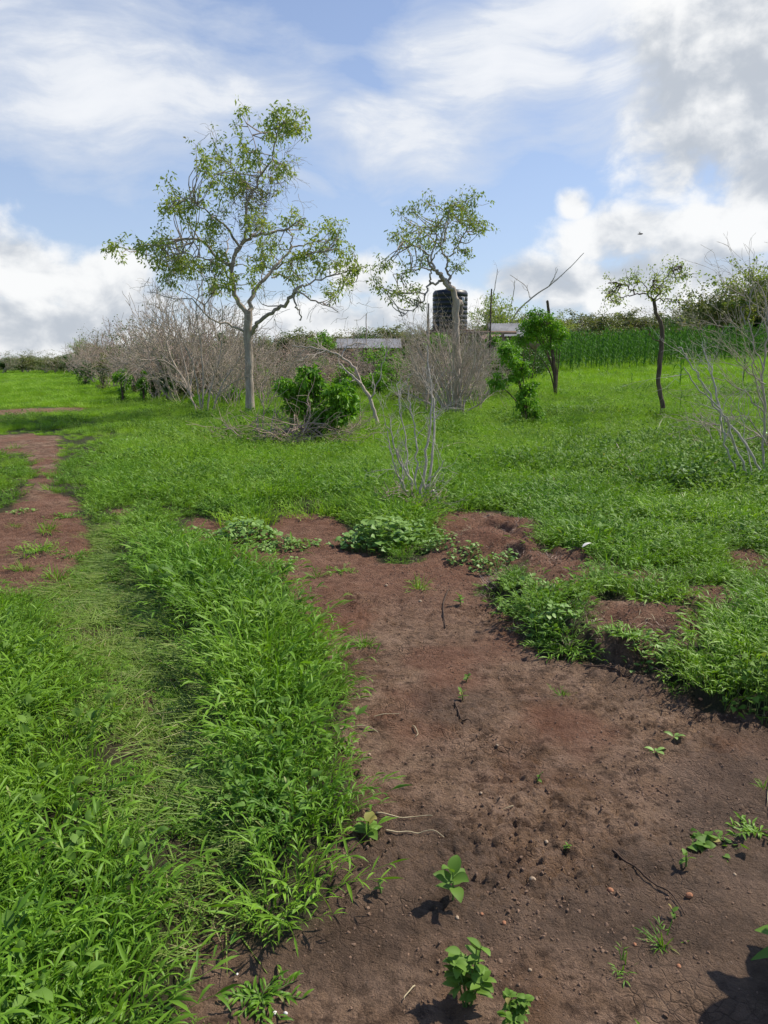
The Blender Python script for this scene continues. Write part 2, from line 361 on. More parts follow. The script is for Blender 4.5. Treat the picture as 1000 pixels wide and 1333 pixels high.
# ------------------------------------------------------------------ ground
def build_ground():
    r = [.35]
    while r[-1] < 2500:
        R = r[-1]
        r.append(R + (max(.009, R * .0045) if R < 9 else R * (.012 if R < 60 else .05)))
    r = np.array(r)
    az = np.concatenate([np.arange(-180, -60, 6), np.arange(-60, -34, 1.5), np.arange(-34, 34, .22), np.arange(34, 60, 1.5), np.arange(60, 180, 6)]) * math.pi / 180
    nr, na_ = len(r), len(az); R, A = np.meshgrid(r, az, indexing='ij'); X = (R * np.sin(A)).ravel(); Y = (R * np.cos(A)).ravel()
    Z = height(X, Y, True)
    V = np.stack([X, Y, Z], 1); V = np.concatenate([V, [[0, 0, hz(0, 0.01)]]])
    i, j = np.meshgrid(np.arange(nr - 1), np.arange(na_), indexing='ij'); j2 = (j + 1) % na_
    Fc = np.stack([i * na_ + j, (i + 1) * na_ + j, (i + 1) * na_ + j2, i * na_ + j2], -1).reshape(-1, 4)[:, ::-1]
    c = len(V) - 1; jj = np.arange(na_); cap = np.stack([np.full(na_, c), (jj + 1) % na_, jj], 1)[:, ::-1]
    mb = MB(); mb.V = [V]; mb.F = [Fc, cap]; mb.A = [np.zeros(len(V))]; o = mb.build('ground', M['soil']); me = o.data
    near = np.hypot(X, Y) < 60; soil = np.zeros(len(V)); s, sb = zone(X[near], Y[near]); tmp = np.zeros(len(X)); tmp[near] = s; soil[:-1] = tmp
    tr = np.zeros(len(X)); tr[near] = .35 * sst(.1, -.1, sdf(TRACK, X[near], Y[near])); soil[:-1] = np.maximum(soil[:-1], tr); soil[-1] = 1
    red = np.zeros(len(V)); q = sst(4.2, 5.6, Y) * sst(9.5, 7.5, Y) * sst(.35, .0, fbm(X, Y, 1.1, 2, 77.) - .25); q = np.maximum(q * .75, np.exp(-((X - MX) ** 2 + (Y - MY) ** 2) / .4))
    q = np.maximum(q, .8 * sst(-.1, .25, fbm(X, Y, 1.4, 3, 55.)) * sst(2.3, 3.2, Y)); red[:-1] = q
    wet = np.zeros(len(V)); wet[:-1] = np.clip(sst(-.12, .22, fbm(X, Y, .9, 3, 21.) + .25 * sst(.4, 1.3, X) - .1) * sst(4.6, 3.0, Y), 0, 1)
    far = np.zeros(len(V)); far[:-1] = sst(14, 30, np.hypot(X, Y))
    for nm, v in (('soil', soil), ('red', red), ('wet', wet), ('far', far)):
        a = me.attributes.new(nm, 'FLOAT', 'POINT'); a.data.foreach_set('value', v.astype(np.float32))
    return tag(o, kind='structure')
build_ground()
#PART2
# ------------------------------------------------------------------ grass tufts
def sprigs(mb, r, n, R, h, Lf, Wf, tilt=(10, 50), prof='lance', nl=(5, 9), droop=.35, base=(0, 0, 0), fold=.3, seg=3):
    B, D, U, LL, VV = [], [], [], [], []; P0, P1, R0, R1 = [], [], [], []
    for k in range(n):
        a = r.random() * 6.283; rr = R * math.sqrt(r.random()); p = np.array([rr * math.cos(a), rr * math.sin(a), -.01]) + base
        az = a + r.normal() * .7; ti = rad(r.uniform(*tilt)); d = np.array([math.sin(ti) * math.cos(az), math.sin(ti) * math.sin(az), math.cos(ti)])
        hh = h * r.uniform(.55, 1.1) / max(.45, math.cos(ti)); m = r.integers(*nl); v = r.random(); st = hh / m
        for q in range(m):
            p2 = p + d * st; P0.append(p); P1.append(p2); R0.append(.0016 * (1 - .6 * q / m)); R1.append(.0016 * (1 - .6 * (q + 1) / m))
            la = az + (1 if q % 2 else -1) * r.uniform(.5, 1.5); up = r.uniform(.25, .9)
            ld = np.array([math.cos(la), math.sin(la), up]) + d * .35; B.append(p2); D.append(ld); U.append([0, 0, 1]); LL.append(Lf * r.uniform(.6, 1.15) * (1 - .25 * abs(q / m - .5))); VV.append(v * .6 + r.random() * .4)
            p = p2; d = nrm(d + np.array([math.cos(az), math.sin(az), -.2]) * r.uniform(.02, .16) + r.normal(size=3) * .06)
        B.append(p); D.append(d + np.array([0, 0, .2])); U.append([math.cos(az), math.sin(az), .3]); LL.append(Lf * .9); VV.append(v)
    LL = np.array(LL); B = np.array(B)
    leaves(mb, B, np.array(D), np.array(U) + r.normal(size=(len(B), 3)) * .25, LL, LL / Lf * Wf * r.uniform(.75, 1.2, len(LL)), droop * r.uniform(.3, 1.6, len(LL)), seg, prof, fold, np.array(VV), twist=.35)
    frusta(mb, P0, P1, R0, R1, 3, .55)
def blades(mb, r, n, R, h, w, tilt=(0, 30), droop=.35, seg=4, base=(0, 0, 0), dirn=None, wander=.6):
    a = r.random(n) * 6.283; rr = R * np.sqrt(r.random(n)); B = np.stack([rr * np.cos(a), rr * np.sin(a), np.full(n, -.01)], 1) + base
    az = a + r.normal(size=n) * wander if dirn is None else dirn + r.normal(size=n) * wander
    ti = np.radians(r.uniform(tilt[0], tilt[1], n)); D = np.stack([np.sin(ti) * np.cos(az), np.sin(ti) * np.sin(az), np.cos(ti)], 1)
    U = np.stack([-np.cos(az), -np.sin(az), np.full(n, .6)], 1) + r.normal(size=(n, 3)) * .3
    leaves(mb, B, D, U, h * r.uniform(.5, 1.1, n), w * r.uniform(.7, 1.3, n), droop * r.uniform(.2, 1.5, n), seg, 'blade', .3, r.random(n), twist=.5)
def seedheads(mb, r, n, R, h):
    a = r.random(n) * 6.283; rr = R * np.sqrt(r.random(n)); B = np.stack([rr * np.cos(a), rr * np.sin(a), np.zeros(n)], 1)
    T = B + np.stack([r.normal(size=n) * .05, r.normal(size=n) * .05, h * r.uniform(.8, 1.15, n)], 1); frusta(mb, B, T, np.full(n, .0013), np.full(n, .0008), 3, .95)
    for k in range(3): leaves(mb, T, rdir(n, r, 1.2), rdir(n, r), .05, .004, .2, 2, 'blade', .1, np.full(n, .97))
tall, fine_, flat_, short, broad, mead = [], [], [], [], [], []
for k in range(6):
    r = np.random.default_rng(100 + k); mb = MB(); sprigs(mb, r, 17, .12, .165, .092, .0175, (8, 58)); blades(mb, r, 16, .12, .20, .008, (5, 45)); tall.append(mb.mesh('lush_grass_tuft', M['grass']))
for k in range(4):
    r = np.random.default_rng(200 + k); mb = MB(); blades(mb, r, 46, .12, .21, .0062, (4, 42), .5); sprigs(mb, r, 7, .12, .15, .08, .009, (8, 50)); fine_.append(mb.mesh('fine_grass_tuft', M['grass']))
for k in range(5):
    r = np.random.default_rng(300 + k); mb = MB(); blades(mb, r, 44, .14, .17, .0055, (74, 88), .02, 3, (0, 0, .02), rad(150), .75); blades(mb, r, 10, .12, .09, .006, (30, 70), .3)
    sprigs(mb, r, 2, .1, .05, .06, .009, (60, 80)); flat_.append(mb.mesh('trodden_grass_tuft', M['flat']))
for k in range(4):
    r = np.random.default_rng(400 + k); mb = MB(); sprigs(mb, r, 7, .07, .05, .055, .010, (30, 75)); blades(mb, r, 16, .06, .08, .006, (15, 65)); short.append(mb.mesh('short_grass_tuft', M['grass']))
for k in range(4):
    r = np.random.default_rng(500 + k); mb = MB(); sprigs(mb, r, 8, .11, .15, .075, .034, (10, 50), 'ovate', (3, 6)); blades(mb, r, 10, .12, .2, .007, (5, 45)); broad.append(mb.mesh('leafy_weed_tuft', M['weed']))
for k in range(5):                                # bigger, thinner meadow patches
    r = np.random.default_rng(600 + k); mb = MB(); blades(mb, r, 130, .32, .25, .0085, (2, 40), .35, 3); seedheads(mb, r, 14, .3, .31); sprigs(mb, r, 30, .3, .19, .095, .016, (8, 50), seg=2)
    mead.append(mb.mesh('meadow_patch', M['meadow']))
mbig = []
for k in range(4):
    r = np.random.default_rng(700 + k); mb = MB(); blades(mb, r, 200, .8, .30, .016, (2, 40), .3, 2); sprigs(mb, r, 22, .8, .2, .13, .022, (8, 50), seg=2); mbig.append(mb.mesh('far_meadow_patch', M['meadow']))
gweed = []
for k in range(3):
    r = np.random.default_rng(800 + k); mb = MB(); sprigs(mb, r, 30, .3, .24, .09, .03, (8, 50), 'ovate', (3, 6), seg=3); blades(mb, r, 50, .3, .28, .009, (5, 45)); gweed.append(mb.mesh('dark_weed_patch', M['weed']))

def sector(dens, r0, r1, half):
    """random points over a view sector"""
    n = int(dens * half * (r1 * r1 - r0 * r0)); R = np.sqrt(rng.uniform(r0 * r0, r1 * r1, n)); A = rng.uniform(-half, half, n); return R * np.sin(A), R * np.cos(A)
def place(x, y, extra=0.):
    z = height(x, y, False); n = len(x); rot = np.stack([rng.normal(size=n) * .08, rng.normal(size=n) * .08, rng.random(n) * 6.283], 1); return np.stack([x, y, z + extra], 1), rot
# lush grass near the camera: kept off the bare soil, thinner towards its edge
x, y = sector(90, .55, 15, .72); m, sb = zone(x, y); eb = np.min([sdf(p, x, y) for p in BARE], 0); tr = sdf(TRACK, x, y); rg = sdf(RIDGE, x, y)
keep = (m < .35) & (tr + .2 * fbm(x, y, 3, 2) > .05); keep |= (x / y > .1) & (y > 2.5) & (sb > -.13) & (m < .9) & (fbm(x, y, 2.2, 3, 33.) > .05); dd_ = np.hypot(x, y); keep &= rng.random(len(x)) > np.interp(dd_, [6, 9, 12, 15], [0, .45, .72, .97])
x, y, m, sb, rg, eb, tr = (v[keep] for v in (x, y, m, sb, rg, eb, tr)); rb = sst(.05, .2, x / y); pts, rot = place(x, y)
edge = np.minimum(np.abs(sb), 1); n = len(x)
dens = fbm(x, y, .9, 3, 41.)
left = sst(.0, -.6, x)
scl = (.62 + .38 * sst(0, .35, edge)) * rng.uniform(.75, 1.2, n) * (1 + .5 * dens) * (.95 + .2 * (rg < 0)) * 1.06 * (1 + .15 * sst(7, 10, np.hypot(x, y))) * (1 - rb * .38 * sst(.3, .0, eb)) * (1 - rb * .12 * sst(.22, .0, sb)) * (1 - .35 * sst(.25, .05, tr) * (x < -.3)) * (1 - .38 * sst(4.6, 6.4, y) * sst(.9, .0, np.minimum(np.abs(sb), np.abs(eb))) * (x < 0))
pick = rng.random(n) + .35 * dens + .5 * fbm(x, y, .7, 3, 88.)
idx = np.where(pick < .14, rng.integers(14, 18, n), np.where(pick < .62 - .1 * left, rng.integers(0, 6, n), rng.integers(6, 10, n)))
idx = np.where((m > .05) | (edge < .07), rng.integers(10, 14, n), idx)
print('lush', n); scatter('lush_grass', 'dense broad-bladed green grass growing beside the bare soil', 'grass', tall + fine_ + short + broad, pts, rot, scl, idx)
# trodden wheel track
x, y = sector(230, .8, 7.5, .7); tr = sdf(TRACK, x, y); m, sb = zone(x, y); hole = fbm(x, y, 2.6, 3, 61.)
k = (tr < .06 + .12 * fbm(x, y, 3, 2)) & (m < .5) & (hole > -.32) & (rng.random(len(x)) < .85); x, y = x[k], y[k]; pts, rot = place(x, y); rot[:, 2] = rng.normal(size=len(x)) * .6
idx = np.where(rng.random(len(x)) < .58, rng.integers(0, 5, len(x)), rng.integers(5, 9, len(x)))
scatter('trodden_grass', 'pale flattened grass lying in the wheel track', 'grass', flat_ + short, pts, rot, rng.uniform(.7, 1.15, len(x)), idx)
# meadow
x, y = sector(17, 7.5, 30, .72); m, sb = zone(x, y); keep = (m < .4) & (rng.random(len(x)) < .8 * sst(7, 13, np.hypot(x, y)) + .08) & (rng.random(len(x)) < np.interp(np.hypot(x, y), [10, 30], [1, .6]))
x, y = x[keep], y[keep]; n = len(x); pts, rot = place(x, y); d = fbm(x, y, .45, 3, 91.); lf = sst(-.2, -.38, x / y)
scl = rng.uniform(.75, 1.15, n) * (1 + .7 * d + .5 * fbm(x, y, 1.1, 2, 19.)) * (1 - .45 * lf); weedy = fbm(x, y, .5, 3, 14.) > .14
dz = sst(.24, .36, x / y) * sst(7, 8.5, y) * sst(17, 13, y); idx = np.where((rng.random(n) < dz * .75), rng.integers(5, 8, n), np.where(weedy & (rng.random(n) < .6), rng.integers(5, 8, n), np.where(rng.random(n) < .09, rng.integers(5, 8, n), rng.integers(0, 5, n))))
eb = np.min([sdf(p, x, y) for p in BARE], 0); scl = scl * (1 - .6 * sst(1.3, .1, eb) * (x < 0)); print('meadow', n); scatter('meadow_grass', 'fine bright green meadow grass around the trees', 'grass', mead + gweed, pts, rot, scl, idx)
x, y = sector(2.6, 28, 60, .68); x2, y2 = sector(1.0, 60, 125, .62); x = np.r_[x, x2]; y = np.r_[y, y2]; m, sb = zone(x, y); k = (m < .5); x, y = x[k], y[k]; n = len(x); pts, rot = place(x, y)
scl = rng.uniform(.7, 1.15, n) * (1 + .5 * fbm(x, y, .2, 3, 91.)) * (1 - .35 * sst(-.2, -.38, x / y)) * (1 + .5 * fbm(x, y, .6, 2, 23.)) * np.interp(np.hypot(x, y), [30, 120], [1, 1.3])
print('far', n); scatter('far_meadow', 'far stretch of bright meadow running to the tree line', 'grass', mbig + gweed, pts, rot, scl, np.where(rng.random(n) < .05, rng.integers(4, 7, n), rng.integers(0, 4, n)))
# dry roots and litter on the scarred bank
rl = []
for k in range(3):
    r = np.random.default_rng(950 + k); mb = MB(); blades(mb, r, 26, .10, .10, .004, (35, 92), .35, 4, wander=2.); rl.append(mb.mesh('root_litter', [M['brush'], M['straw'], M['root']][k]))
x, y = sector(330, 3.2, 8.5, .62); m, sb = zone(x, y); eb = np.min([sdf(p, x, y) for p in BARE], 0); k = (x / y > .03) & (((sb > -.04) & (sb < .22)) | (eb < .04)) & (rng.random(len(x)) < .34 + .5 * fbm(x, y, 4, 2)); x, y = x[k], y[k]; pts, rot = place(x, y)
scatter('root_litter', 'dry roots and dead grass litter on the scarred earth bank', 'litter', rl, pts, rot, rng.uniform(.4, 1.0, len(x)), rng.choice([0, 0, 1, 2, 2, 2], len(x)))
# soil crumbs
cr = []
for k in range(5):
    r = np.random.default_rng(900 + k); mb = MB(); th = np.linspace(0, math.pi, 5); ph = np.arange(7) * 2 * math.pi / 7; V = [[0, 0, .6]]
    for t in th[1:-1]: V += [[math.sin(t) * math.cos(p), math.sin(t) * math.sin(p), math.cos(t) * .6] for p in ph]
    V.append([0, 0, -.6]); V = np.array(V) * r.uniform(.7, 1.2, (len(V), 1)) ; f3 = [(0, 1 + i, 1 + (i + 1) % 7) for i in range(7)] + [(22, 15 + (i + 1) % 7, 15 + i) for i in range(7)]
    f4 = [(1 + 7 * q + i, 8 + 7 * q + i, 8 + 7 * q + (i + 1) % 7, 1 + 7 * q + (i + 1) % 7) for q in range(2) for i in range(7)]
    mb.add(V, f3, r.random()); mb.F.append(np.array(f4)); cr.append(mb.mesh('crumb_lump', M['crumb'], smooth=False))
x, y = sector(2600, 1.0, 7.0, .60); m, sb = zone(x, y); p = sst(-.1, .5, fbm(x, y, 1.6, 3, 12.)) + .22 + .9 * sst(-.25, .02, sb) * (x > .6); k = (m > .5) & (rng.random(len(x)) < p * .8); x, y = x[k], y[k]
z = height(x, y, True); n = len(x); scl = np.minimum(np.exp(rng.normal(size=n) * .6) * .0030, .0075)
print('crumbs', n); scatter('soil_crumbs', 'loose crumbs and clods of brown earth strewn over the bare soil', 'soil crumbs', cr, np.stack([x, y, z], 1), rng.random((n, 3)) * 6.28, scl, rng.integers(0, 5, n))
#PART3
# ------------------------------------------------------------------ growing trees and shrubs
def grow(r, p, d, L, R, lev, maxlev, out, tips, nch=(3, 4, 3), spread=.8, wig=.18, trop=.05, seglen=None, rt=.55, lr=.6):
    """recursive branching; out gets polylines (points, radii), tips gets end points"""
    n = max(3, min(9, int(L / (seglen or .12)))); pts = [p.copy()]; d = d.copy()
    for i in range(n):
        d = nrm(d + r.normal(size=3) * wig + np.array([0, 0, trop])); pts.append(pts[-1] + d * L / n)
    pts = np.array(pts); Rs = R * (1 - (1 - rt) * np.linspace(0, 1, n + 1)); out.append((pts, Rs))
    if lev >= maxlev: tips.append(pts[-1]); tips.append(pts[n // 2]); return
    k = nch[min(lev, len(nch) - 1)]
    for c in range(k):
        t = r.uniform(.3, 1.) if c < k - 1 else 1.; i = min(n, int(t * n)); dd = nrm(pts[i] - pts[i - 1]) if i else d
        side = nrm(np.cross(dd, r.normal(size=3))); nd = nrm(dd + side * spread * r.uniform(.5, 1.3))
        grow(r, pts[i], nd, L * lr * r.uniform(.7, 1.2), Rs[i] * .68, lev + 1, maxlev, out, tips, nch, spread, wig, trop, seglen, rt, lr)
def wood(mb, polys, big=.02, sides=7, lump=.06, minr=.0022):
    P0, P1, R0, R1 = [], [], [], []
    for i, (pts, Rs) in enumerate(polys):
        if Rs[0] > big: tube(mb, pts, np.maximum(Rs, minr), sides, .5, lump, i)
        else:
            Rs = np.maximum(Rs, minr)
            for q in range(len(pts) - 1): P0.append(pts[q]); P1.append(pts[q + 1]); R0.append(Rs[q]); R1.append(Rs[q + 1])
    if P0: frusta(mb, P0, P1, R0, R1, 4 if len(P0) < 4000 else 3, np.clip(.5 + .3 * np.sin(np.arange(len(P0)) * 1.7), 0, 1))
def leafcloud(mb, r, C_, n, rad_, L, W, prof='ovate', segs=2, up=.4, droop=.25):
    C_ = np.asarray(C_, float); k = r.integers(0, len(C_), n); off = rdir(n, r) * (rad_ * r.random(n) ** .5)[:, None]; off[:, 2] *= .7
    B = C_[k] + off; D = nrm(off + r.normal(size=(n, 3)) * rad_ * .6 + np.array([0, 0, -.02])); U = rdir(n, r, up * 2)
    cl = r.random(len(C_))[k]
    leaves(mb, B, D, U, L * r.uniform(.6, 1.2, n), W * r.uniform(.7, 1.2, n), droop, segs, prof, .2, np.clip(cl * .5 + r.random(n) * .5, 0, 1))

def traced_tree(name, base_px, label, cat, conv, trunk, limbs, clusters, leafm, barkm, seed, leaf=(.10, .05), per=34, twigs=7, depth=None, trunk_var=.5, extra_r=1.):
    """a tree whose limbs follow the photo's outline at its own distance, every limb leaning towards or away from the viewer by its own amount"""
    r = np.random.default_rng(seed); g = ground(*base_px) if depth is None else np.array(list(at(base_px[0], base_px[1], depth))); Y0 = g[1]
    if depth is not None: g[2] = hz(g[0], g[1])
    root = thing(name, g, label, cat); sc = Y0 / F; allp = []
    def Q(c, dy): px, py = conv(*c); return at(px, py, Y0 + dy)
    tp = [Q(c, 0) for c, _ in trunk]; tp[0][2] = g[2] - .1; tr = np.array([w_ for _, w_ in trunk]) * sc / 2 * .72
    tpts = spline(tp, 4); trr = np.interp(np.linspace(0, 1, len(tpts)), np.linspace(0, 1, len(tr)), tr); tmb = MB(); tpts[1:-1] += r.normal(size=(len(tpts) - 2, 3)) * trr.mean() * .12
    flare = 1 + .5 * np.exp(-np.arange(len(tpts)) / 1.2); tube(tmb, tpts, trr * flare, 12, .5, .07, seed); tmb.build('trunk', barkm, root)
    lmb = MB(); ends = []; prev = {}
    for li, (pts, w0, w1, dy0, dy1) in enumerate(limbs):
        dys = np.linspace(dy0, dy1, len(pts)); p = spline([Q(c, q) for c, q in zip(pts, dys)], 4); p[1:] += r.normal(size=(len(p) - 1, 3)) * .025 * extra_r
        R = np.linspace(w0 ** .5, w1 ** .5, len(p)) ** 2 * sc / 2 * .62; allp.append((p, R)); ends.append(p)
    pool = np.concatenate(ends); mb = MB(); leafpts = []; tw = []
    for (cx, cy, rx, ry, *o) in clusters:
        dens = o[0] if o else 1.; dyc = r.uniform(-1, 1) * min(1.6, Y0 * .05); c = Q((cx, cy), dyc); sx = sc * conv.k
        nt_ = max(3, int(twigs * dens * (rx * ry * conv.k ** 2 / 300.) ** .6)); q = pool + 0.; 
        for k in range(nt_):
            t = c + np.array([r.normal() * rx * sx * .5, r.normal() * max(rx, ry) * sx * .45, r.normal() * ry * sx * .5])
            dd = np.linalg.norm(q - t, axis=1); j = np.argmin(dd + r.random(len(dd)) * .25); a = q[j]; mid = (a + t) / 2 + r.normal(size=3) * dd[j] * .12 - np.array([0, 0, dd[j] * .08])
            tw.append((spline([a, mid, t], 3), np.linspace(min(.018, .012 + dd[j] * .006), .004, 7))); leafpts += [t, t * .7 + mid * .3, t + r.normal(size=3) * .08]
            for q2 in range(2):
                e = t + rdir(1, r, .3)[0] * r.uniform(.12, .35); tw.append((np.array([t, (t + e) / 2 + r.normal(size=3) * .02, e]), np.array([.005, .004, .003]))); leafpts.append(e)
    wood(lmb, allp + tw, big=.019); lmb.build('limbs', barkm, root)
    if leafpts: leafcloud(mb, r, leafpts, int(per * len(leafpts) / 4), .13, leaf[0], leaf[1], 'ovate', 2); mb.build('crown', leafm, root)
    return root, g
class Conv:
    def __init__(s, k, ox, oy): s.k, s.ox, s.oy = k, ox, oy
    def __call__(s, x, y): return x * s.k + s.ox, y * s.k + s.oy
cv = Conv(.35, 130, 120)
big, gb = traced_tree('big_tree', (326, 541), 'tall half-bare tree with a pale grey trunk, crooked limbs and sparse green leaf tufts', 'tree', cv,
    [((560, 1205), 15), ((556, 1050), 14), ((553, 930), 14), ((552, 815), 15)],
    [([(552, 830), (510, 770), (492, 700), (495, 630), (520, 575), (550, 510), (545, 440), (570, 370), (600, 305), (640, 250), (655, 180), (680, 110)], 11, 2, 0, -.6),
     ([(520, 575), (470, 500), (430, 468), (380, 432), (330, 400), (285, 405)], 5, 1.5, -.1, -1.2), ([(495, 640), (440, 625), (390, 560), (300, 545), (230, 565), (150, 585), (50, 575)], 7, 1.5, 0, .9),
     ([(492, 700), (440, 640), (370, 615), (320, 600)], 4, 1.5, 0, -1.4), ([(370, 615), (360, 570), (330, 548)], 3, 2, -1, -.2), ([(552, 820), (575, 740), (620, 685), (660, 640), (700, 595), (740, 570), (810, 558), (890, 540)], 10, 1.5, 0, 1.4),
     ([(640, 660), (720, 620), (770, 600), (830, 600)], 4, 1.5, .6, -1), ([(560, 535), (600, 530), (680, 515), (720, 490), (760, 470)], 7, 1.8, -.1, -1.5), ([(500, 640), (510, 590), (560, 545)], 7, 6, 0, -.1), ([(562, 900), (580, 870), (625, 825), (680, 800), (715, 760), (725, 740)], 9, 6, 0, -1.),
     ([(722, 742), (790, 770), (840, 790), (885, 815)], 4, 1.5, -1., -1.9), ([(722, 742), (760, 715), (840, 690), (920, 670), (990, 650)], 5, 1.2, -1., .4), ([(600, 305), (585, 240), (575, 180), (540, 110)], 3, 1, -.4, .5),
     ([(565, 370), (530, 325), (500, 290), (440, 235)], 4, 1.2, -.3, 1.0), ([(722, 745), (730, 790), (746, 812), (745, 855)], 4, 2.5, -1, -.9), ([(548, 900), (480, 862), (420, 850), (350, 780), (290, 765), (180, 745)], 5, 1.2, 0, -1.6),
     ([(500, 740), (440, 730), (400, 780), (380, 850)], 4, 1.5, 0, .8), ([(710, 595), (712, 560), (716, 520)], 4, 2.5, .9, .8), ([(575, 760), (600, 700), (610, 650), (590, 600)], 4, 1.5, .2, 1.6), ([(495, 680), (470, 600), (480, 540)], 5, 2, 0, 1.5),
     ([(640, 250), (690, 270), (700, 320)], 2.5, 1, -.5, -.2), ([(640, 690), (700, 680), (760, 700), (800, 740)], 4, 1, .3, 1.5)],
    [(700, 130, 75, 60), (640, 100, 50, 40), (740, 110, 30, 25), (655, 180, 30, 40), (470, 230, 60, 45), (410, 290, 50, 70), (460, 320, 40, 30), (540, 240, 30, 45), (690, 285, 30, 55), (480, 390, 50, 40), (265, 420, 42, 55), (310, 390, 40, 35), (330, 470, 60, 40),
     (150, 575, 90, 38), (55, 580, 40, 28), (300, 620, 95, 60, 1.4), (300, 660, 80, 40, 1.2), (420, 590, 50, 80, 1.2), (390, 665, 60, 40), (500, 690, 80, 40, 1.2), (600, 470, 40, 50), (560, 490, 30, 30), (690, 470, 40, 20, .6), (800, 580, 75, 65, 1.1), (900, 545, 45, 45), (860, 625, 60, 40),
     (960, 650, 50, 50), (740, 690, 60, 45), (870, 740, 30, 35), (650, 640, 60, 40, .8), (430, 745, 40, 40, .7), (260, 710, 40, 20, .6), (620, 560, 30, 40), (380, 400, 60, 60, .6), (200, 590, 60, 30), (840, 500, 40, 20, .6), (520, 100, 30, 50, .25), (930, 720, 30, 30, .5), (570, 640, 40, 40, .7), (570, 250, 40, 40, .7), (600, 390, 40, 50, .8), (450, 450, 40, 40, .8), (420, 510, 40, 30, .8), (640, 560, 50, 40, .7), (540, 320, 40, 40, .7), (740, 620, 50, 40, .8), (250, 560, 60, 30, .8), (650, 360, 30, 40, .6)],
    M['tree'], M['bark'], 11, (.11, .048), 32, 8)
# brown tangle of dead vine on the leader
r = np.random.default_rng(5); out = []; tips = []
for k in range(95):
    t = r.random(); c = (np.array([505, 520]) * (1 - t) + np.array([640, 290]) * t); c = c + r.normal(size=2) * (26, 30); p = at(*cv(*c), gb[1] - .2 + r.normal() * .22)
    grow(r, p, nrm(np.array([.3, 0, -.5]) + r.normal(size=3)), .45, .007, 1, 2, out, tips, (3, 3, 2), .9, .35, -.08, .1)
mb = MB(); wood(mb, out, .1); mb.build('vine_tangle', M['darkbark'], big)
out = []
for k in range(190):                             # twigs hanging bare through the lower crown
    c = (r.uniform(180, 960), r.uniform(560, 850)) if k % 3 else (r.uniform(400, 760), r.uniform(150, 560)); p = at(*cv(*c), gb[1] + r.normal() * .9); grow(r, p, nrm(np.array([0, 0, -.3]) + r.normal(size=3)), .5, .006, 1, 2, out, tips, (3, 3, 2), .8, .3, -.04, .1)
mb = MB(); wood(mb, out, .1, minr=.003); mb.build('dead_twigs', M['palewood'], big)

cv = Conv(.3, 480, 240)
mid, gm = traced_tree('umbrella_tree', (594, 541), 'broken pale tree before the black tank, its crown swept up to the left', 'tree', cv,
    [((385, 1000), 17), ((383, 850), 16), ((380, 700), 14), ((378, 560), 12), ((382, 500), 14)],
    [([(385, 510), (365, 470), (345, 435), (318, 400), (290, 372)], 13, 8, 0, -.3), ([(290, 372), (262, 345), (250, 300), (215, 270), (150, 250)], 6, 1.5, -.3, -1), ([(350, 440), (352, 400), (338, 365), (345, 330), (370, 290), (400, 240), (440, 170), (455, 110)], 6, 1.2, 0, .9),
     ([(340, 428), (300, 425), (265, 432), (245, 475), (232, 510), (190, 550), (130, 572)], 6, 1.5, -.1, -.8), ([(290, 372), (230, 370), (175, 380), (100, 395)], 4, 1.2, -.3, .8), ([(285, 365), (272, 320), (290, 240), (310, 170), (370, 80)], 5, 1.2, -.3, .3), ([(272, 430), (268, 390), (275, 360)], 4, 3, -.1, -.4),
     ([(345, 330), (300, 260), (240, 200), (160, 140)], 4, 1, .2, 1.2), ([(388, 520), (405, 512), (400, 560)], 9, 6, 0, .1), ([(262, 345), (300, 290), (330, 230)], 3, 1, -.5, -1.3), ([(245, 475), (180, 470), (100, 480)], 3, 1, -.4, .4)],
    [(150, 135, 50, 35), (230, 165, 80, 60, .8), (290, 110, 50, 35), (350, 110, 60, 40), (450, 110, 50, 55, 1.2), (470, 180, 40, 50), (410, 150, 50, 50, 1.2), (130, 250, 45, 45, .9), (230, 280, 90, 50, .9), (330, 220, 70, 60, .8), (420, 290, 35, 35, .8), (395, 355, 20, 20, .6), (150, 400, 60, 40), (70, 350, 40, 45, .8), (100, 480, 50, 40, .8),
     (170, 480, 60, 50, .8), (20, 410, 30, 25, .6), (200, 220, 60, 40, .7), (380, 80, 40, 25, .8), (270, 330, 60, 30, .7), (320, 160, 50, 40, .7), (200, 520, 40, 30, .5), (490, 210, 20, 30, .7)],
    M['tree'], M['bark'], 12, (.095, .040), 30, 7)
cv = Conv(.3, 700, 320)
slim, gs = traced_tree('slender_tree', (863, 545), 'slender crooked brown tree with a small flat crown in the meadow before the maize', 'tree', cv,
    [((546, 750), 9), ((540, 680), 8), ((524, 600), 8), ((530, 500), 8), ((540, 400), 8), ((532, 330), 7), ((512, 290), 6), ((506, 235), 6)],
    [([(506, 235), (470, 215), (420, 210), (360, 222), (310, 195)], 4, 1.2, 0, -.3), ([(420, 210), (390, 180), (340, 160)], 3, 1, -.1, .3), ([(506, 235), (530, 180), (575, 120), (625, 88)], 4, 1, 0, .3), ([(506, 238), (560, 230), (600, 235), (640, 250)], 3, 1, 0, -.3), ([(500, 240), (460, 170), (440, 150)], 3, 1, 0, .2),
     ([(535, 420), (500, 400), (460, 355), (410, 320)], 2.5, .8, 0, -.4), ([(506, 240), (490, 200), (500, 150)], 3, 1, 0, -.4)],
    [(345, 170, 42, 26), (300, 225, 28, 20), (320, 200, 30, 20), (440, 158, 36, 22, .8), (480, 195, 40, 28), (535, 195, 45, 32), (580, 112, 42, 30), (620, 88, 25, 22), (600, 240, 30, 18), (520, 145, 30, 18), (395, 150, 25, 18), (560, 160, 30, 25), (360, 240, 30, 18, .5), (640, 130, 15, 15)],
    M['tree'], M['darkbark'], 13, (.07, .034), 30, 8)
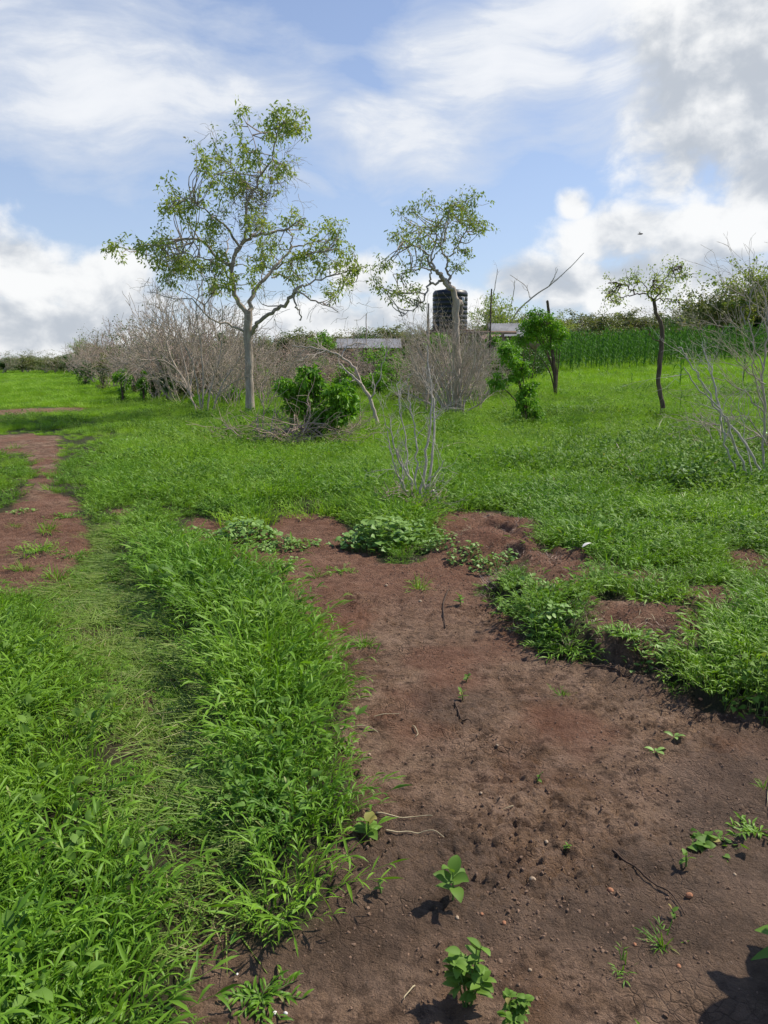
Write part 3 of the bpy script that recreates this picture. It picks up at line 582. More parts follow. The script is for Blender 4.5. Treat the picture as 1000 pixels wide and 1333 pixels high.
mb = MB(); g2 = ground(851, 575); tube(mb, spline([gs + [-.02, 0, .25], gs + [-.0, -.15, .1], (gs + g2) / 2 + [.02, 0, .12], g2 + [.04, 0, .12], g2 + [0, 0, .02]], 4), .014, 6); mb.build('bare_root', M['palewood'], slim)

# leafy shrubs traced as clumps of leaf blobs on stems
def leafy(name, base_px, label, cat, blobs_, mat, seed, leaf=(.09, .045), per=260, stemmat='darkbark', depth=None, group=None, barkw=.03, rad_k=1., lean=None):
    r = np.random.default_rng(seed); g = ground(*base_px); Y0 = g[1]; sc = Y0 / F; root = thing(name, g, label, cat, group); out = []; mb = MB(); pts = []
    if len(blobs_) <= 5: blobs_ = blobs_ + [(base_px[0], base_px[1] - 5, blobs_[0][2], 7), (base_px[0], (base_px[1] + blobs_[0][1]) / 2, blobs_[0][2], 10)]
    for (px, py, rx, ry) in blobs_:
        c = at(px, py, Y0 + r.uniform(-1, 1) * rx * sc * .9); c[2] = max(c[2], hz(c[0], c[1]) + .05); k = max(8, int(rx * ry / 13 * rad_k)); mid_ = (c + g) / 2 + np.array([(g[0] - c[0]) * .25, 0, 0]); out.append((spline([g - [0, 0, .05], mid_, c], 4), np.linspace(barkw, .006, 9)))
        for q in range(k):
            o = rdir(1, r)[0] * np.array([rx, rx, ry]) * sc * r.random() ** .4 * .85; e = c + o; pts.append(e); out.append((np.array([c + o * .1, c + o * .5 + r.normal(size=3) * .02, e]), np.array([.008, .006, .004])))
    wmb = MB(); wood(wmb, out, .02); wmb.build('stems', M[stemmat], root)
    sp = np.median([b[2] for b in blobs_]) * sc; leafcloud(mb, r, pts, int(per * 2.3 * len(blobs_)), max(.08, sp * .34), leaf[0], leaf[1], 'ovate', 2, .6); mb.build('foliage', mat, root); return root, g
leafy('leafy_bush', (418, 582), 'glossy bright green three-lobed bush in front of the big tree, beside the brush heap', 'bush',
      [(372, 505, 16, 16), (388, 512, 14, 18), (402, 492, 19, 18), (412, 512, 16, 18), (398, 530, 14, 18), (440, 515, 18, 18), (452, 508, 14, 14), (440, 535, 16, 16), (425, 545, 18, 18), (412, 562, 20, 14), (432, 565, 16, 12), (380, 535, 12, 14), (455, 530, 12, 14), (410, 545, 14, 14)], M['bush'], 21, (.10, .05), 210)
leafy('leafy_bush', (684, 556), 'dark green upright bush below the leafy post, right of the bare thicket', 'bush',
      [(690, 505, 13, 14), (683, 522, 17, 15), (695, 538, 16, 16), (678, 545, 14, 13), (690, 552, 12, 9), (672, 490, 11, 13), (668, 470, 14, 16), (660, 455, 12, 12), (647, 497, 12, 14), (680, 480, 12, 12)], M['bush'], 22, (.085, .045), 190)
lt, gl = leafy('leafy_treelet', (724, 519), 'round-headed bright green treelet on a thin dark post-like trunk by the maize', 'tree',
      [(700, 428, 26, 16), (690, 425, 20, 15), (712, 420, 18, 15), (700, 410, 15, 9), (724, 430, 14, 14), (705, 440, 20, 12), (732, 440, 10, 9), (680, 440, 12, 10), (716, 450, 12, 8)], M['bush'], 23, (.10, .05), 220, barkw=.028)
mb = MB(); tube(mb, spline([gl - [0, 0, .1], at(722, 490, gl[1]), at(719, 460, gl[1]), at(716, 420, gl[1] + .1), at(713, 395, gl[1]), at(712, 392, gl[1])], 4), .045, 8, .5, .08); mb.build('trunk', M['darkbark'], lt)
leafy('low_bush', (345, 548), 'small low green shrub at the foot of the big tree trunk', 'bush', [(352, 535, 10, 8), (340, 540, 9, 7), (362, 540, 9, 7)], M['bush'], 24, (.06, .03), 120)
for i, (b, bl, lab, m) in enumerate([
    ((160, 524), [(158, 487, 11, 9), (155, 492, 8, 10), (165, 492, 7, 8)], 'small bright green shrub leftmost in front of the dead thicket', 'bush'),
    ((188, 527), [(186, 492, 6, 12), (184, 500, 6, 8)], 'narrow green shrub second from the left before the dead thicket', 'bush'),
    ((218, 528), [(218, 470, 10, 12), (214, 485, 9, 14), (224, 480, 8, 12), (218, 498, 7, 10)], 'tall dark green shrub in the dead thicket left of the big tree', 'darkbush'),
    ((282, 520), [(288, 440, 7, 12), (284, 458, 10, 14), (280, 480, 12, 16), (292, 475, 9, 14), (276, 500, 14, 12)], 'dark pointed shrub just left of the big tree trunk', 'darkbush'),
    ((492, 520), [(492, 492, 14, 14), (500, 480, 14, 12), (482, 500, 10, 10), (500, 505, 12, 10)], 'light green bush behind the arching dead stem', 'bush'),
    ((512, 510), [(505, 468, 26, 14), (520, 478, 26, 14), (480, 465, 16, 12), (495, 455, 16, 9)], 'broad mid green bush under the grey tin roof', 'bush'),
    ((545, 515), [(545, 490, 16, 12), (560, 495, 14, 10), (552, 480, 14, 10)], 'dark bush left of the bare thicket under the tank', 'darkbush'),
    ((415, 508), [(420, 438, 14, 8), (430, 444, 14, 8), (412, 446, 10, 8)], 'green shrub showing above the brush heap', 'bush'),
    ((655, 520), [(652, 470, 14, 14), (645, 480, 10, 14)], 'leafy shrub in front of the pale tin roof', 'bush'),
    ((575, 515), [(572, 440, 18, 9), (585, 445, 16, 9), (565, 450, 14, 10)], 'bright creeper bush right below the black tank', 'bush'),
    ]): leafy('leafy_bush' if i != 3 else 'pointed_shrub', b, lab, 'bush', bl, M[m], 30 + i, (.11, .055), 120)

for i, (b, c_, w_, h_, m) in enumerate([((335, 512), (338, 488), 16, 16, 'bush'), ((368, 500), (368, 478), 14, 10, 'darkbush'), ((448, 512), (448, 488), 16, 14, 'bush'), ((470, 512), (468, 500), 12, 10, 'bush'), ((530, 500), (528, 462), 18, 12, 'bush'), ((604, 500), (606, 462), 14, 14, 'bush'), ((622, 505), (620, 452), 12, 12, 'darkbush'), ((660, 500), (662, 452), 18, 14, 'bush'), ((700, 490), (702, 468), 18, 12, 'darkbush'), ((640, 500), (640, 440), 12, 10, 'bush'), ((676, 495), (680, 455), 16, 14, 'darkbush'),
    ((112, 502), (112, 478), 12, 9, 'darkbush'), ((135, 508), (134, 470), 11, 12, 'farleaf'), ((175, 512), (174, 478), 12, 14, 'farleaf'), ((205, 520), (204, 488), 12, 14, 'darkbush'), ((240, 526), (242, 500), 12, 13, 'farleaf'), ((300, 530), (302, 510), 12, 10, 'bush'), ((262, 534), (262, 520), 12, 8, 'bush'), ((560, 522), (556, 508), 16, 10, 'farleaf'), ((520, 530), (522, 516), 14, 9, 'farleaf'), ((420, 500), (400, 470), 14, 8, 'farleaf')]):
    leafy('leafy_shrub', b, 'green leafy shrub growing up through the dead brush of the middle distance', 'bush', [(c_[0], c_[1], w_, h_), (c_[0] - w_ * .6, c_[1] + h_ * .6, w_ * .7, h_ * .7), (c_[0] + w_ * .5, c_[1] + h_ * .7, w_ * .7, h_ * .7)], M[m], 400 + i, (.11, .055), 130, group='green shrubs among the dead brush')

# ------------------------------------------------------------------ dead shrubs and brush
def dead_shrub(name, base, label, cat, stems, mat, seed, group=None, nch=(4, 4, 3), wig=.16, spread=.6, minr=.0025, maxlev=3, leafm=None, nleaf=0, lr=.55, parts=True):
    """stems: (direction, length, radius)"""
    r = np.random.default_rng(seed); base = np.asarray(base, float); out = []; tips = []
    root = thing(name, base, label, cat, group)
    for (d, L_, R_) in stems:
        out = []; grow(r, base + r.normal(size=3) * [.06, .06, 0] - [0, 0, .06], nrm(np.array(d, float)), L_, R_, 0, maxlev, out, tips, nch, spread, wig, .03, .15, .5, lr)
        a = MB(); wood(a, out, .012, minr=minr); a.build('stem', mat, root)
    if nleaf: l = MB(); leafcloud(l, r, tips, nleaf, .10, .07, .035); l.build('leaves', leafm, root)
    return root
r = np.random.default_rng(77)
def fan(n, ht, sp, R, r=r, lean=(0, 0)): return [((r.normal() * sp + lean[0], r.normal() * sp + lean[1], 1), ht * r.uniform(.7, 1.1), R * r.uniform(.7, 1.2)) for _ in range(n)]
# traced bare stems
def stems_traced(name, base_px, label, cat, lines, mat, seed, twig=.45, ntw=3, group=None, w=.72, minr=.003, tsp=.4):
    r = np.random.default_rng(seed); g = ground(*base_px); Y0 = g[1]; sc = Y0 / F; root = thing(name, g, label, cat, group); tips = []
    for (pts, w0, w1, dy) in lines:
        P_ = [at(px, py, Y0 + dy * k / (len(pts) - 1)) for k, (px, py) in enumerate(pts)]; P_[0][2] = max(P_[0][2], hz(P_[0][0], P_[0][1]) - .05) if pts[0][1] > base_px[1] - 12 else P_[0][2]
        p = spline(P_, 5); p[1:] += r.normal(size=(len(p) - 1, 3)) * .012; R = np.linspace(w0, w1, len(p)) * sc / 2 * w; tn = []
        for k in range(ntw):
            i = r.integers(len(p) // 4, len(p)); dd = nrm(p[i] - p[i - 1]); grow(r, p[i], nrm(dd + r.normal(size=3) * tsp), twig * r.uniform(.5, 1.2), max(R[i] * .5, .003), 1, 3, tn, tips, (3, 3, 2), .6, .2, .04, .1)
        a = MB(); wood(a, [(p, R)], .004, minr=minr); wood(a, tn, 1., minr=minr * .7); a.build('stem', mat, root)
    return root
stems_traced('bare_shrub', (540, 660), 'pale leafless shrub of thin upright stems rising at the far end of the bare soil', 'shrub',
    [([(540, 662), (536, 630), (520, 600), (512, 570), (500, 545)], 4, 1, -.2), ([(545, 662), (551, 620), (556, 580), (562, 530), (561, 480)], 5, 1, .2), ([(550, 660), (562, 600), (566, 550), (560, 500), (556, 450)], 4, 1, .5), ([(538, 660), (528, 640), (512, 600), (505, 560)], 3, 1, .1),
     ([(535, 660), (530, 640), (522, 625), (514, 612)], 4, 1, -.4), ([(552, 660), (556, 635), (568, 615), (580, 600)], 3, 1, -.2), ([(543, 660), (541, 620), (544, 580), (538, 540), (530, 500)], 3, 1, .3), ([(548, 662), (557, 640), (566, 640), (572, 652)], 2.5, 1, -.3),
     ([(540, 660), (533, 625), (528, 580), (520, 530), (517, 495)], 2.5, 1, .4)], M['palewood'], 41, .26, 6, minr=.0024, tsp=.34, w=1.05)
stems_traced('arching_dead_stem', (497, 565), 'dead brown stem arching up and over to the left toward the brush heap', 'dead branch',
    [([(497, 566), (490, 545), (482, 520), (470, 500), (462, 480), (445, 465), (425, 456), (400, 452), (380, 450)], 8, 2, .6), ([(470, 500), (455, 486), (440, 470)], 6, 2, .2), ([(445, 465), (452, 450), (470, 447), (485, 455)], 3, 1, .3), ([(425, 456), (405, 462), (385, 470)], 3, 1, -.3), ([(482, 520), (492, 500), (500, 470), (508, 450)], 3, 1, .2)], M['dead'], 42, .5, 4)
stems_traced('fallen_branch', (505, 553), 'dead branch lying low across the grass right of the green bush', 'dead branch', [([(505, 552), (480, 548), (455, 545), (430, 548)], 5, 2, .2), ([(470, 547), (455, 555), (440, 562)], 3, 1, -.3), ([(465, 546), (450, 538), (440, 545)], 3, 1, .2)], M['dead'], 43, .35, 5)
stems_traced('bare_thicket', (592, 545), 'tall bundle of grey leafless stems crowding the pale trunk in front of the tank', 'shrub',
    [([(584 + 2 * i, 545), (570 + 5 * i, 500), (545 + 10 * i, 455), (530 + 12 * i, 420 + 12 * (i % 3))], 3, 1, .6 * math.cos(i * 1.7)) for i in range(9)] + [([(585 + 3 * i, 545), (582 + 4 * i, 510), (572 + 8 * i + 4 * (i % 2), 480), (555 + 13 * i, 445 - 8 * (i % 3))], 4, 1.2, .5 * math.sin(i * 2.1)) for i in range(7)] +
    [([(590, 545), (570, 515), (548, 490), (532, 455)], 4, 1, -.5), ([(595, 545), (608, 520), (622, 490), (632, 455), (636, 425)], 4, 1, .3), ([(588, 545), (600, 510), (590, 470), (600, 430)], 4, 1, -.6), ([(590, 545), (560, 525), (530, 512), (518, 500)], 3, 1, .4), ([(594, 545), (625, 525), (640, 505), (652, 500)], 3, 1, -.2), ([(586, 545), (562, 500), (558, 450), (556, 400)], 4, 1.2, .2)], M['dead'], 44, .55, 9)
stems_traced('leaning_dead_pole', (668, 470), 'long thin dead branch slanting up to the right against the clouds, left of the maize', 'dead branch', [([(655, 440), (672, 408), (692, 388), (715, 372), (738, 352), (760, 329)], 3.5, 1, .8), ([(715, 372), (722, 360), (726, 350)], 2, .8, -.2), ([(668, 470), (662, 455), (655, 440)], 4, 3.5, 0), ([(640, 395), (645, 370), (648, 350)], 2, .8, .1), ([(655, 440), (668, 385), (670, 365)], 2, .8, -.3), ([(690, 388), (684, 372), (664, 358)], 1.5, .8, .3)], M['dead'], 45, .5, 2)
stems_traced('bare_leaning_stems', (985, 640), 'pair of bleached bare stems leaning left at the right edge', 'shrub',
    [([(990, 612), (965, 570), (935, 535), (915, 500), (895, 465), (884, 450)], 5, 1.5, .2), ([(972, 618), (955, 575), (942, 540), (905, 500), (890, 478)], 5, 1.5, -.3), ([(937, 532), (930, 500), (922, 470), (914, 442)], 4, 1.5, .3), ([(958, 612), (948, 590), (940, 560), (938, 535)], 4, 3, -.2), ([(985, 640), (975, 600), (968, 560), (960, 520)], 2.5, 1, .4)], M['palewood'], 46, .35, 4, minr=.002)
stems_traced('bare_tree', (1000, 630), 'grey leafless sapling with fine fanning twigs at the right edge', 'tree',
    [([(1000, 632), (994, 590), (996, 540), (994, 480), (1000, 430), (996, 390), (985, 365)], 5, 2, .3), ([(995, 540), (985, 500), (975, 460), (965, 430)], 3, 1, -.3), ([(994, 480), (980, 440), (975, 400), (985, 370)], 3, 1, .3), ([(1000, 430), (985, 400), (965, 385)], 3, 1, 0), ([(996, 540), (970, 510), (940, 495), (915, 490)], 3, 1, .3), ([(998, 580), (975, 545), (950, 540)], 3, 1, -.3), ([(996, 500), (970, 480), (950, 455)], 2.5, 1, -.3), ([(1000, 632), (1010, 560), (1030, 480), (1020, 420)], 4, 1, .5)], M['dead'], 47, .5, 8, minr=.0022)
stems_traced('bare_shrub', (262, 540), 'grey leafless shrub with spreading stems just left of the big trunk', 'shrub',
    [([(262, 540), (258, 510), (250, 470), (235, 440)], 4, 1, -.3), ([(270, 540), (275, 505), (285, 470), (290, 430), (288, 390)], 4, 1, .3), ([(275, 540), (290, 500), (310, 470), (318, 450)], 4, 1, .2), ([(258, 540), (248, 515), (238, 500), (228, 495)], 3, 1, .4), ([(280, 542), (282, 520), (300, 500), (322, 490)], 3, 1, -.5), ([(262, 540), (265, 500), (262, 450), (255, 400), (262, 370)], 4, 1, .1), ([(270, 540), (250, 520), (240, 470), (225, 420), (205, 400)], 3, 1, .5)], M['dead'], 48, .7, 9)
mb_r = np.random.default_rng(55)
# brush heaps: piles of cut dead branches
def heap(name, base_px, label, w, h, n, mat, seed, dpx=0, fine=.006):
    r = np.random.default_rng(seed); g = ground(*base_px); root = thing(name, g, label, 'brush heap'); big_, small = [], []; tips = []
    for k in range(n):
        u = r.uniform(-1, 1); v = r.normal() * .35; z = h * max(0, 1 - u * u * .7) * r.random() ** .7; p = g + np.array([u * w, v * w * .5, 0]); p[2] = hz(p[0], p[1]) + z
        d = nrm(np.array([r.normal(), r.normal() * .7, r.normal() * .28 + .05])); grow(r, p, d, min(1., w * 1.3) * r.uniform(.5, 1.1), min(1, w * 1.3) * r.uniform(.007, .018), 1, 3, big_, tips, (3, 4, 2), .7, .22, 0., .12)
    bpy.data.objects.remove(root); a = MB(); wood(a, big_, .014, minr=.003); return tag(a.build(name, mat, origin=tuple(g)), label, 'brush heap')
heap('brush_heap', (385, 585), 'low tangled heap of dead twigs around the foot of the three-lobed green bush', .75, .45, 70, M['brush'], 61)
heap('brush_heap', (455, 575), 'small pile of pinkish dry twigs right of the three-lobed green bush', .45, .25, 34, M['brush'], 62)
heap('brush_heap', (385, 512), 'long high pinkish heap of cut brush right of the big tree trunk', 2.2, 1.75, 150, M['brush'], 63)
heap('brush_heap', (440, 505), 'brush heap lying behind the arching dead stem', 1.6, 1.5, 90, M['brush'], 64)
heap('brush_heap', (250, 518), 'brown brush heap in the thicket left of the big tree trunk', 1.5, 1.6, 90, M['brush'], 65)
heap('brush_heap', (975, 590), 'loose pile of grey twigs under the leaning bleached stems', .7, .3, 40, M['dead'], 66)
heap('brush_heap', (548, 668), 'little mound of reddish dry litter at the foot of the pale bare shrub', .22, .12, 26, M['brush'], 67)
# the dead thicket running away to the left: three source shrubs, then copies
src = []
for k in range(5):
    r2 = np.random.default_rng(140 + k); src.append(dead_shrub('dead_shrub', (0, 0, -50), 'x', 'shrub', [((r2.normal() * .35, r2.normal() * .35, 1), 1.5 * r2.uniform(.6, 1), .02 * r2.uniform(.7, 1.2)) for _ in range(7)], M['dead' if k < 3 else 'brush'], 150 + k, nch=(4, 4, 3), minr=.005, maxlev=3, leafm=M['farleaf'], nleaf=90 if k % 2 else 0))
spots = [(104, 492), (112, 498), (125, 500), (138, 503), (150, 506), (172, 510), (196, 514), (206, 510), (232, 516), (244, 522), (258, 514), (300, 520), (310, 528), (132, 494), (160, 500), (185, 503), (208, 500), (235, 505), (270, 508), (296, 512), (340, 520), (350, 510), (120, 490), (148, 494), (178, 497), (205, 494), (320, 505), (252, 500), (285, 500)]
used = set()
for i, (px, py) in enumerate(spots):
    if i > 12 and i % 4 == 1: continue
    g = ground(px, py); k = i % 5; ht = np.interp(px, [100, 200, 350], [40, 68, 80]) * g[1] / F / 2.0 * mb_r.uniform(.85, 1.2)
    lab = 'grey leafless shrub in the dead thicket left of the big tree'; grp = 'leafless shrubs of the dead thicket'
    if k not in used: used.add(k); o = src[k]; o.location = tuple(g); o.scale = (ht,) * 3; o.rotation_euler.z = mb_r.random() * 6; o['label'] = lab; o['group'] = grp
    else: dup(src[k], g, mb_r.random() * 6.28, (ht * 1.15, ht * 1.15, ht), lab, grp)
for i, (px, py, hpx) in enumerate([(375, 500, 60), (405, 500, 62), (465, 500, 60), (535, 505, 55), (560, 508, 62), (610, 510, 66), (625, 515, 60), (640, 512, 50), (515, 500, 50), (540, 520, 70), (620, 530, 90), (575, 525, 80), (560, 535, 60)]):
    g = ground(px, py); ht = hpx * g[1] / F / 2.0; dup(src[i % 5], g, i * 1.3, (ht * 1.1, ht * 1.1, ht), 'grey leafless shrub in the brushy strip between the big tree and the tank', 'leafless shrubs of the brushy strip')
dead_shrub('thin_grey_tree', ground(222, 518), 'small pale grey tree with hardly a leaf, left of the big tree', 'tree', [((-.15, 0, 1), 2.2, .05), ((.25, .1, 1), 1.9, .04), ((-.4, .1, 1), 1.8, .04)], M['dead'], 71, maxlev=4, nch=(4, 4, 3, 3), spread=.75, leafm=M['palegreen'], nleaf=900, lr=.62, minr=.004)
dead_shrub('thin_grey_tree', ground(262, 530), 'leafless tree whose pale twigs reach up under the left limbs of the big tree', 'tree', [((-.3, 0, 1), 2.4, .05), ((.15, .1, 1), 2.3, .04), ((-.55, -.1, 1), 2.0, .03)], M['dead'], 72, maxlev=4, nch=(4, 4, 3, 3), spread=.75, leafm=M['palegreen'], nleaf=500, lr=.6, minr=.004)
for (px, py, hpx) in [(205, 522, 118), (232, 528, 130), (285, 532, 120), (305, 536, 112), (345, 532, 95), (188, 515, 95), (385, 525, 85), (250, 525, 140), (268, 520, 125)]:
    g = ground(px, py); ht = hpx * g[1] / F / 2.0; dup(src[px % 5], g, px * .7, (ht * .75, ht * .75, ht), 'tall leafless grey shrub crowding around the big tree trunk', 'tall leafless shrubs by the big trunk')
for (px, py, hpx) in [(552, 535, 118), (622, 538, 100), (538, 528, 84), (598, 530, 112)]:
    g = ground(px, py); ht = hpx * g[1] / F / 2.0; dup(src[px % 3], g, px * .7, (ht * .62, ht * .62, ht), 'tall leafless pale shrub crowding around the broken tree before the tank', 'tall leafless shrubs around the broken tree')
for (px, py, tx, ty, w_, lab) in [(636, 505, 640, 376, 3.2, 'tall thin dark stake standing right of the black tank'), (556, 545, 558, 395, 4, 'pale dry pole standing left of the broken trunk'), (477, 495, 477, 408, 2, 'thin stake sticking up above the brushy strip')]:
    g = ground(px, py); t = at(tx, ty, g[1] + .1); sc = g[1] / F; mb = MB(); n = 9; p = np.linspace(g - [0, 0, .1], t, n); p[1:-1] += np.random.default_rng(int(px)).normal(size=(n - 2, 3)) * .012; tube(mb, p, np.linspace(w_, w_ * .6, n) * sc / 2, 7, .5, .1)
    for q in (4, 6): frusta(mb, [p[q]], [p[q] + np.array([.12 * (-1) ** q, .03, .14])], [w_ * sc * .3], [.003], 5)
    tag(mb.build('wooden_stake', M['darkbark' if px > 600 else 'dead'], origin=tuple(g)), lab, 'stake')
#PART4
# ------------------------------------------------------------------ water tank, huts
def box(mb, c, s, rz=0., var=.5):
    c = np.array(c, float); s = np.array(s, float) / 2; V = np.array([[x, y, z] for z in (-1, 1) for y in (-1, 1) for x in (-1, 1)]) * s
    R = np.array([[math.cos(rz), -math.sin(rz), 0], [math.sin(rz), math.cos(rz), 0], [0, 0, 1]]); V = V @ R.T + c
    mb.add(V, [(0, 2, 3, 1), (4, 5, 7, 6), (0, 1, 5, 4), (2, 6, 7, 3), (0, 4, 6, 2), (1, 3, 7, 5)], var)
def lathe(mb, c, prof, n=32, var=.5):
    k = np.arange(n) * 2 * math.pi / n; V = np.concatenate([np.stack([r_ * np.cos(k), r_ * np.sin(k), np.full(n, z)], 1) for r_, z in prof]) + np.array(c); i = np.arange(n); j = (i + 1) % n
    f = np.stack([i, j, j + n, i + n], 1); mb.add(V, (f[None] + (np.arange(len(prof) - 1) * n)[:, None, None]).reshape(-1, 4), var)
YT = 36.0; tb = at(585.5, 429, YT); tt = at(585.5, 376, YT); gx = np.array([tb[0], tb[1], hz(tb[0], tb[1])]); Rt = 44 * YT / F / 2; H = tt[2] - tb[2]
tank = thing('water_tank', tb, 'black ribbed plastic water tank raised on a timber stand behind the broken tree', 'water tank')
prof = [(0.01, 0), (Rt * .97, 0)]; nb = 8; z0, z1 = .03, H * .90
for k in range(nb):
    a, b = z0 + (z1 - z0) * k / nb, z0 + (z1 - z0) * (k + 1) / nb; prof += [(Rt * .975, a), (Rt * .975, a + (b - a) * .12), (Rt, a + (b - a) * .22), (Rt, a + (b - a) * .9), (Rt * .975, b)]
prof += [(Rt * .96, z1 + .03), (Rt * .90, z1 + H * .05), (Rt * .45, z1 + H * .08), (Rt * .30, z1 + H * .085), (.01, z1 + H * .086)]
mb = MB(); lathe(mb, tb, prof, 40); mb.build('tank_shell', M['tank'], tank)
mb = MB(); lathe(mb, tb, [(Rt * .30, z1 + H * .08), (Rt * .30, H * 1.0), (Rt * .26, H * 1.015), (.01, H * 1.02)], 24); mb.build('tank_lid', M['tank'], tank)
mb = MB(); box(mb, tb + np.array([Rt * .62, -Rt * .80, H * .70]), (.22, .03, .24), -.66); mb.build('white_sticker', M['cloth'], tank)
stand = thing('tank_stand', gx, 'reddish timber stand carrying the black water tank', 'tank stand')
mb = MB(); pt = tb[2] - .10
for q in range(7): box(mb, (tb[0], tb[1] - Rt + .12 + q * (2 * Rt - .24) / 6, pt + .05), (2 * Rt + .5, .22, .05))
mb.build('platform', M['timber'], stand)
mb = MB(); box(mb, (tb[0] + .95, tb[1] - Rt - .06, pt - .06), (2 * Rt + 2.3, .12, .13)); mb.build('beam', M['timber'], stand)
mb = MB(); box(mb, (tb[0], tb[1] + Rt + .06, pt - .06), (2 * Rt + .5, .12, .13)); mb.build('beam', M['timber'], stand)
for (dx, dy) in ((-Rt + .1, -Rt - .05), (Rt - .1, -Rt - .05), (-Rt + .1, Rt), (Rt - .1, Rt), (Rt + 1.5, -Rt - .05)):
    mb = MB(); p0 = np.array([tb[0] + dx, tb[1] + dy, gx[2] - .3]); tube(mb, [p0, p0 + [.01, 0, (pt - .12 - p0[2]) / 2], [p0[0], p0[1], pt - .12]], .075, 8, .5, .05); mb.build('leg', M['timber'], stand)
def hut(name, px0, px1, ytop, yeave, Y, label, wall='mud', pitch_side=1, depth=3.2, door=True):
    a = at(px0, yeave, Y); b = at(px1, yeave, Y); t = at((px0 + px1) / 2, ytop, Y + depth * .4)[2]; W = b[0] - a[0]; gz = min(hz(a[0], Y), hz(b[0], Y)) - .05; cx = (a[0] + b[0]) / 2; ze = a[2]
    root = thing(name, (cx, Y, gz), label, 'hut'); mb = MB(); n = max(14, int(W / .12)); xs = np.linspace(a[0] - .15, b[0] + .15, n * 2 + 1); rp = (np.arange(len(xs)) % 2) * .035
    for s in (0, 1):                              # two corrugated slopes meeting at the ridge
        ye, yr = (Y - .35, Y + depth / 2) if s == 0 else (Y + depth + .35, Y + depth / 2); V = np.concatenate([np.stack([xs, np.full(len(xs), ye), ze - .05 + rp], 1), np.stack([xs, np.full(len(xs), yr), t + rp], 1)]); i = np.arange(len(xs) - 1); m_ = len(xs)
        f = np.stack([i, i + 1, i + 1 + m_, i + m_], 1); V2 = V - [0, 0, .015]; mb.add(V, f, .3 + .5 * s); mb.add(V2, f[:, ::-1], .3)
    mb.build('roof', M['tin'], root); hh = ze - .08 - gz
    for nm, c, s_ in (('wall', (cx - W * .28, Y + .06, gz + hh / 2), (W * .42, .14, hh)), ('wall', (cx + W * .34, Y + .06, gz + hh / 2), (W * .30, .14, hh)), ('wall', (cx, Y + depth - .06, gz + hh / 2), (W - .02, .14, hh)), ('wall', (a[0] + .08, Y + depth / 2, gz + hh / 2 - .03), (.14, depth - .26, hh - .06)), ('wall', (b[0] - .08, Y + depth / 2, gz + hh / 2 - .03), (.14, depth - .26, hh - .06))):
        w_ = MB(); box(w_, c, s_); w_.build(nm, M[wall], root)
    d = MB(); box(d, (cx + W * .06, Y + .10, gz + hh * .46), (W * .24, .05, hh * .90)); d.build('door', M['timber'], root); return root
hut('hut', 440, 519, 441, 452, 40., 'low hut with a long grey tin roof behind the green bushes left of the tank')
hut('hut', 643, 682, 421, 437, 40., 'small hut with a pale tin roof half hidden behind the bright treelet', depth=2.6)
mb = MB(); g = ground(640, 478); a = at(616, 441, g[1]); root = thing('lean_to', (at(634, 450, 38.)[0], 38., hz(at(634, 450, 38.)[0], 38.)), 'small rusty lean-to roof on thin posts left of the pale tin roof', 'shed')
p0, p1 = at(628, 440, 38.), at(650, 433, 38.); xs = np.linspace(p0[0], p1[0], 17); zz = np.linspace(p0[2], p1[2], 17) + (np.arange(17) % 2) * .03; V = np.concatenate([np.stack([xs, np.full(17, 37.3), zz - .12], 1), np.stack([xs, np.full(17, 39.2), zz + .1], 1)]); i = np.arange(16); f = np.stack([i, i + 1, i + 18, i + 17], 1); mb.add(V, f); mb.add(V - [0, 0, .02], f[:, ::-1]); mb.build('roof', M['timber'], root)
for xx, yy in ((p0[0] + .1, 37.4), (p1[0] - .1, 37.4), (p0[0] + .1, 39.1), (p1[0] - .1, 39.1)):
    m2 = MB(); tube(m2, [(xx, yy, hz(xx, yy) - .2), (xx + .02, yy, (hz(xx, yy) + p0[2]) / 2), (xx, yy, p0[2] - .12 + .06 * (yy > 38))], .05, 7); m2.build('post', M['timber'], root)
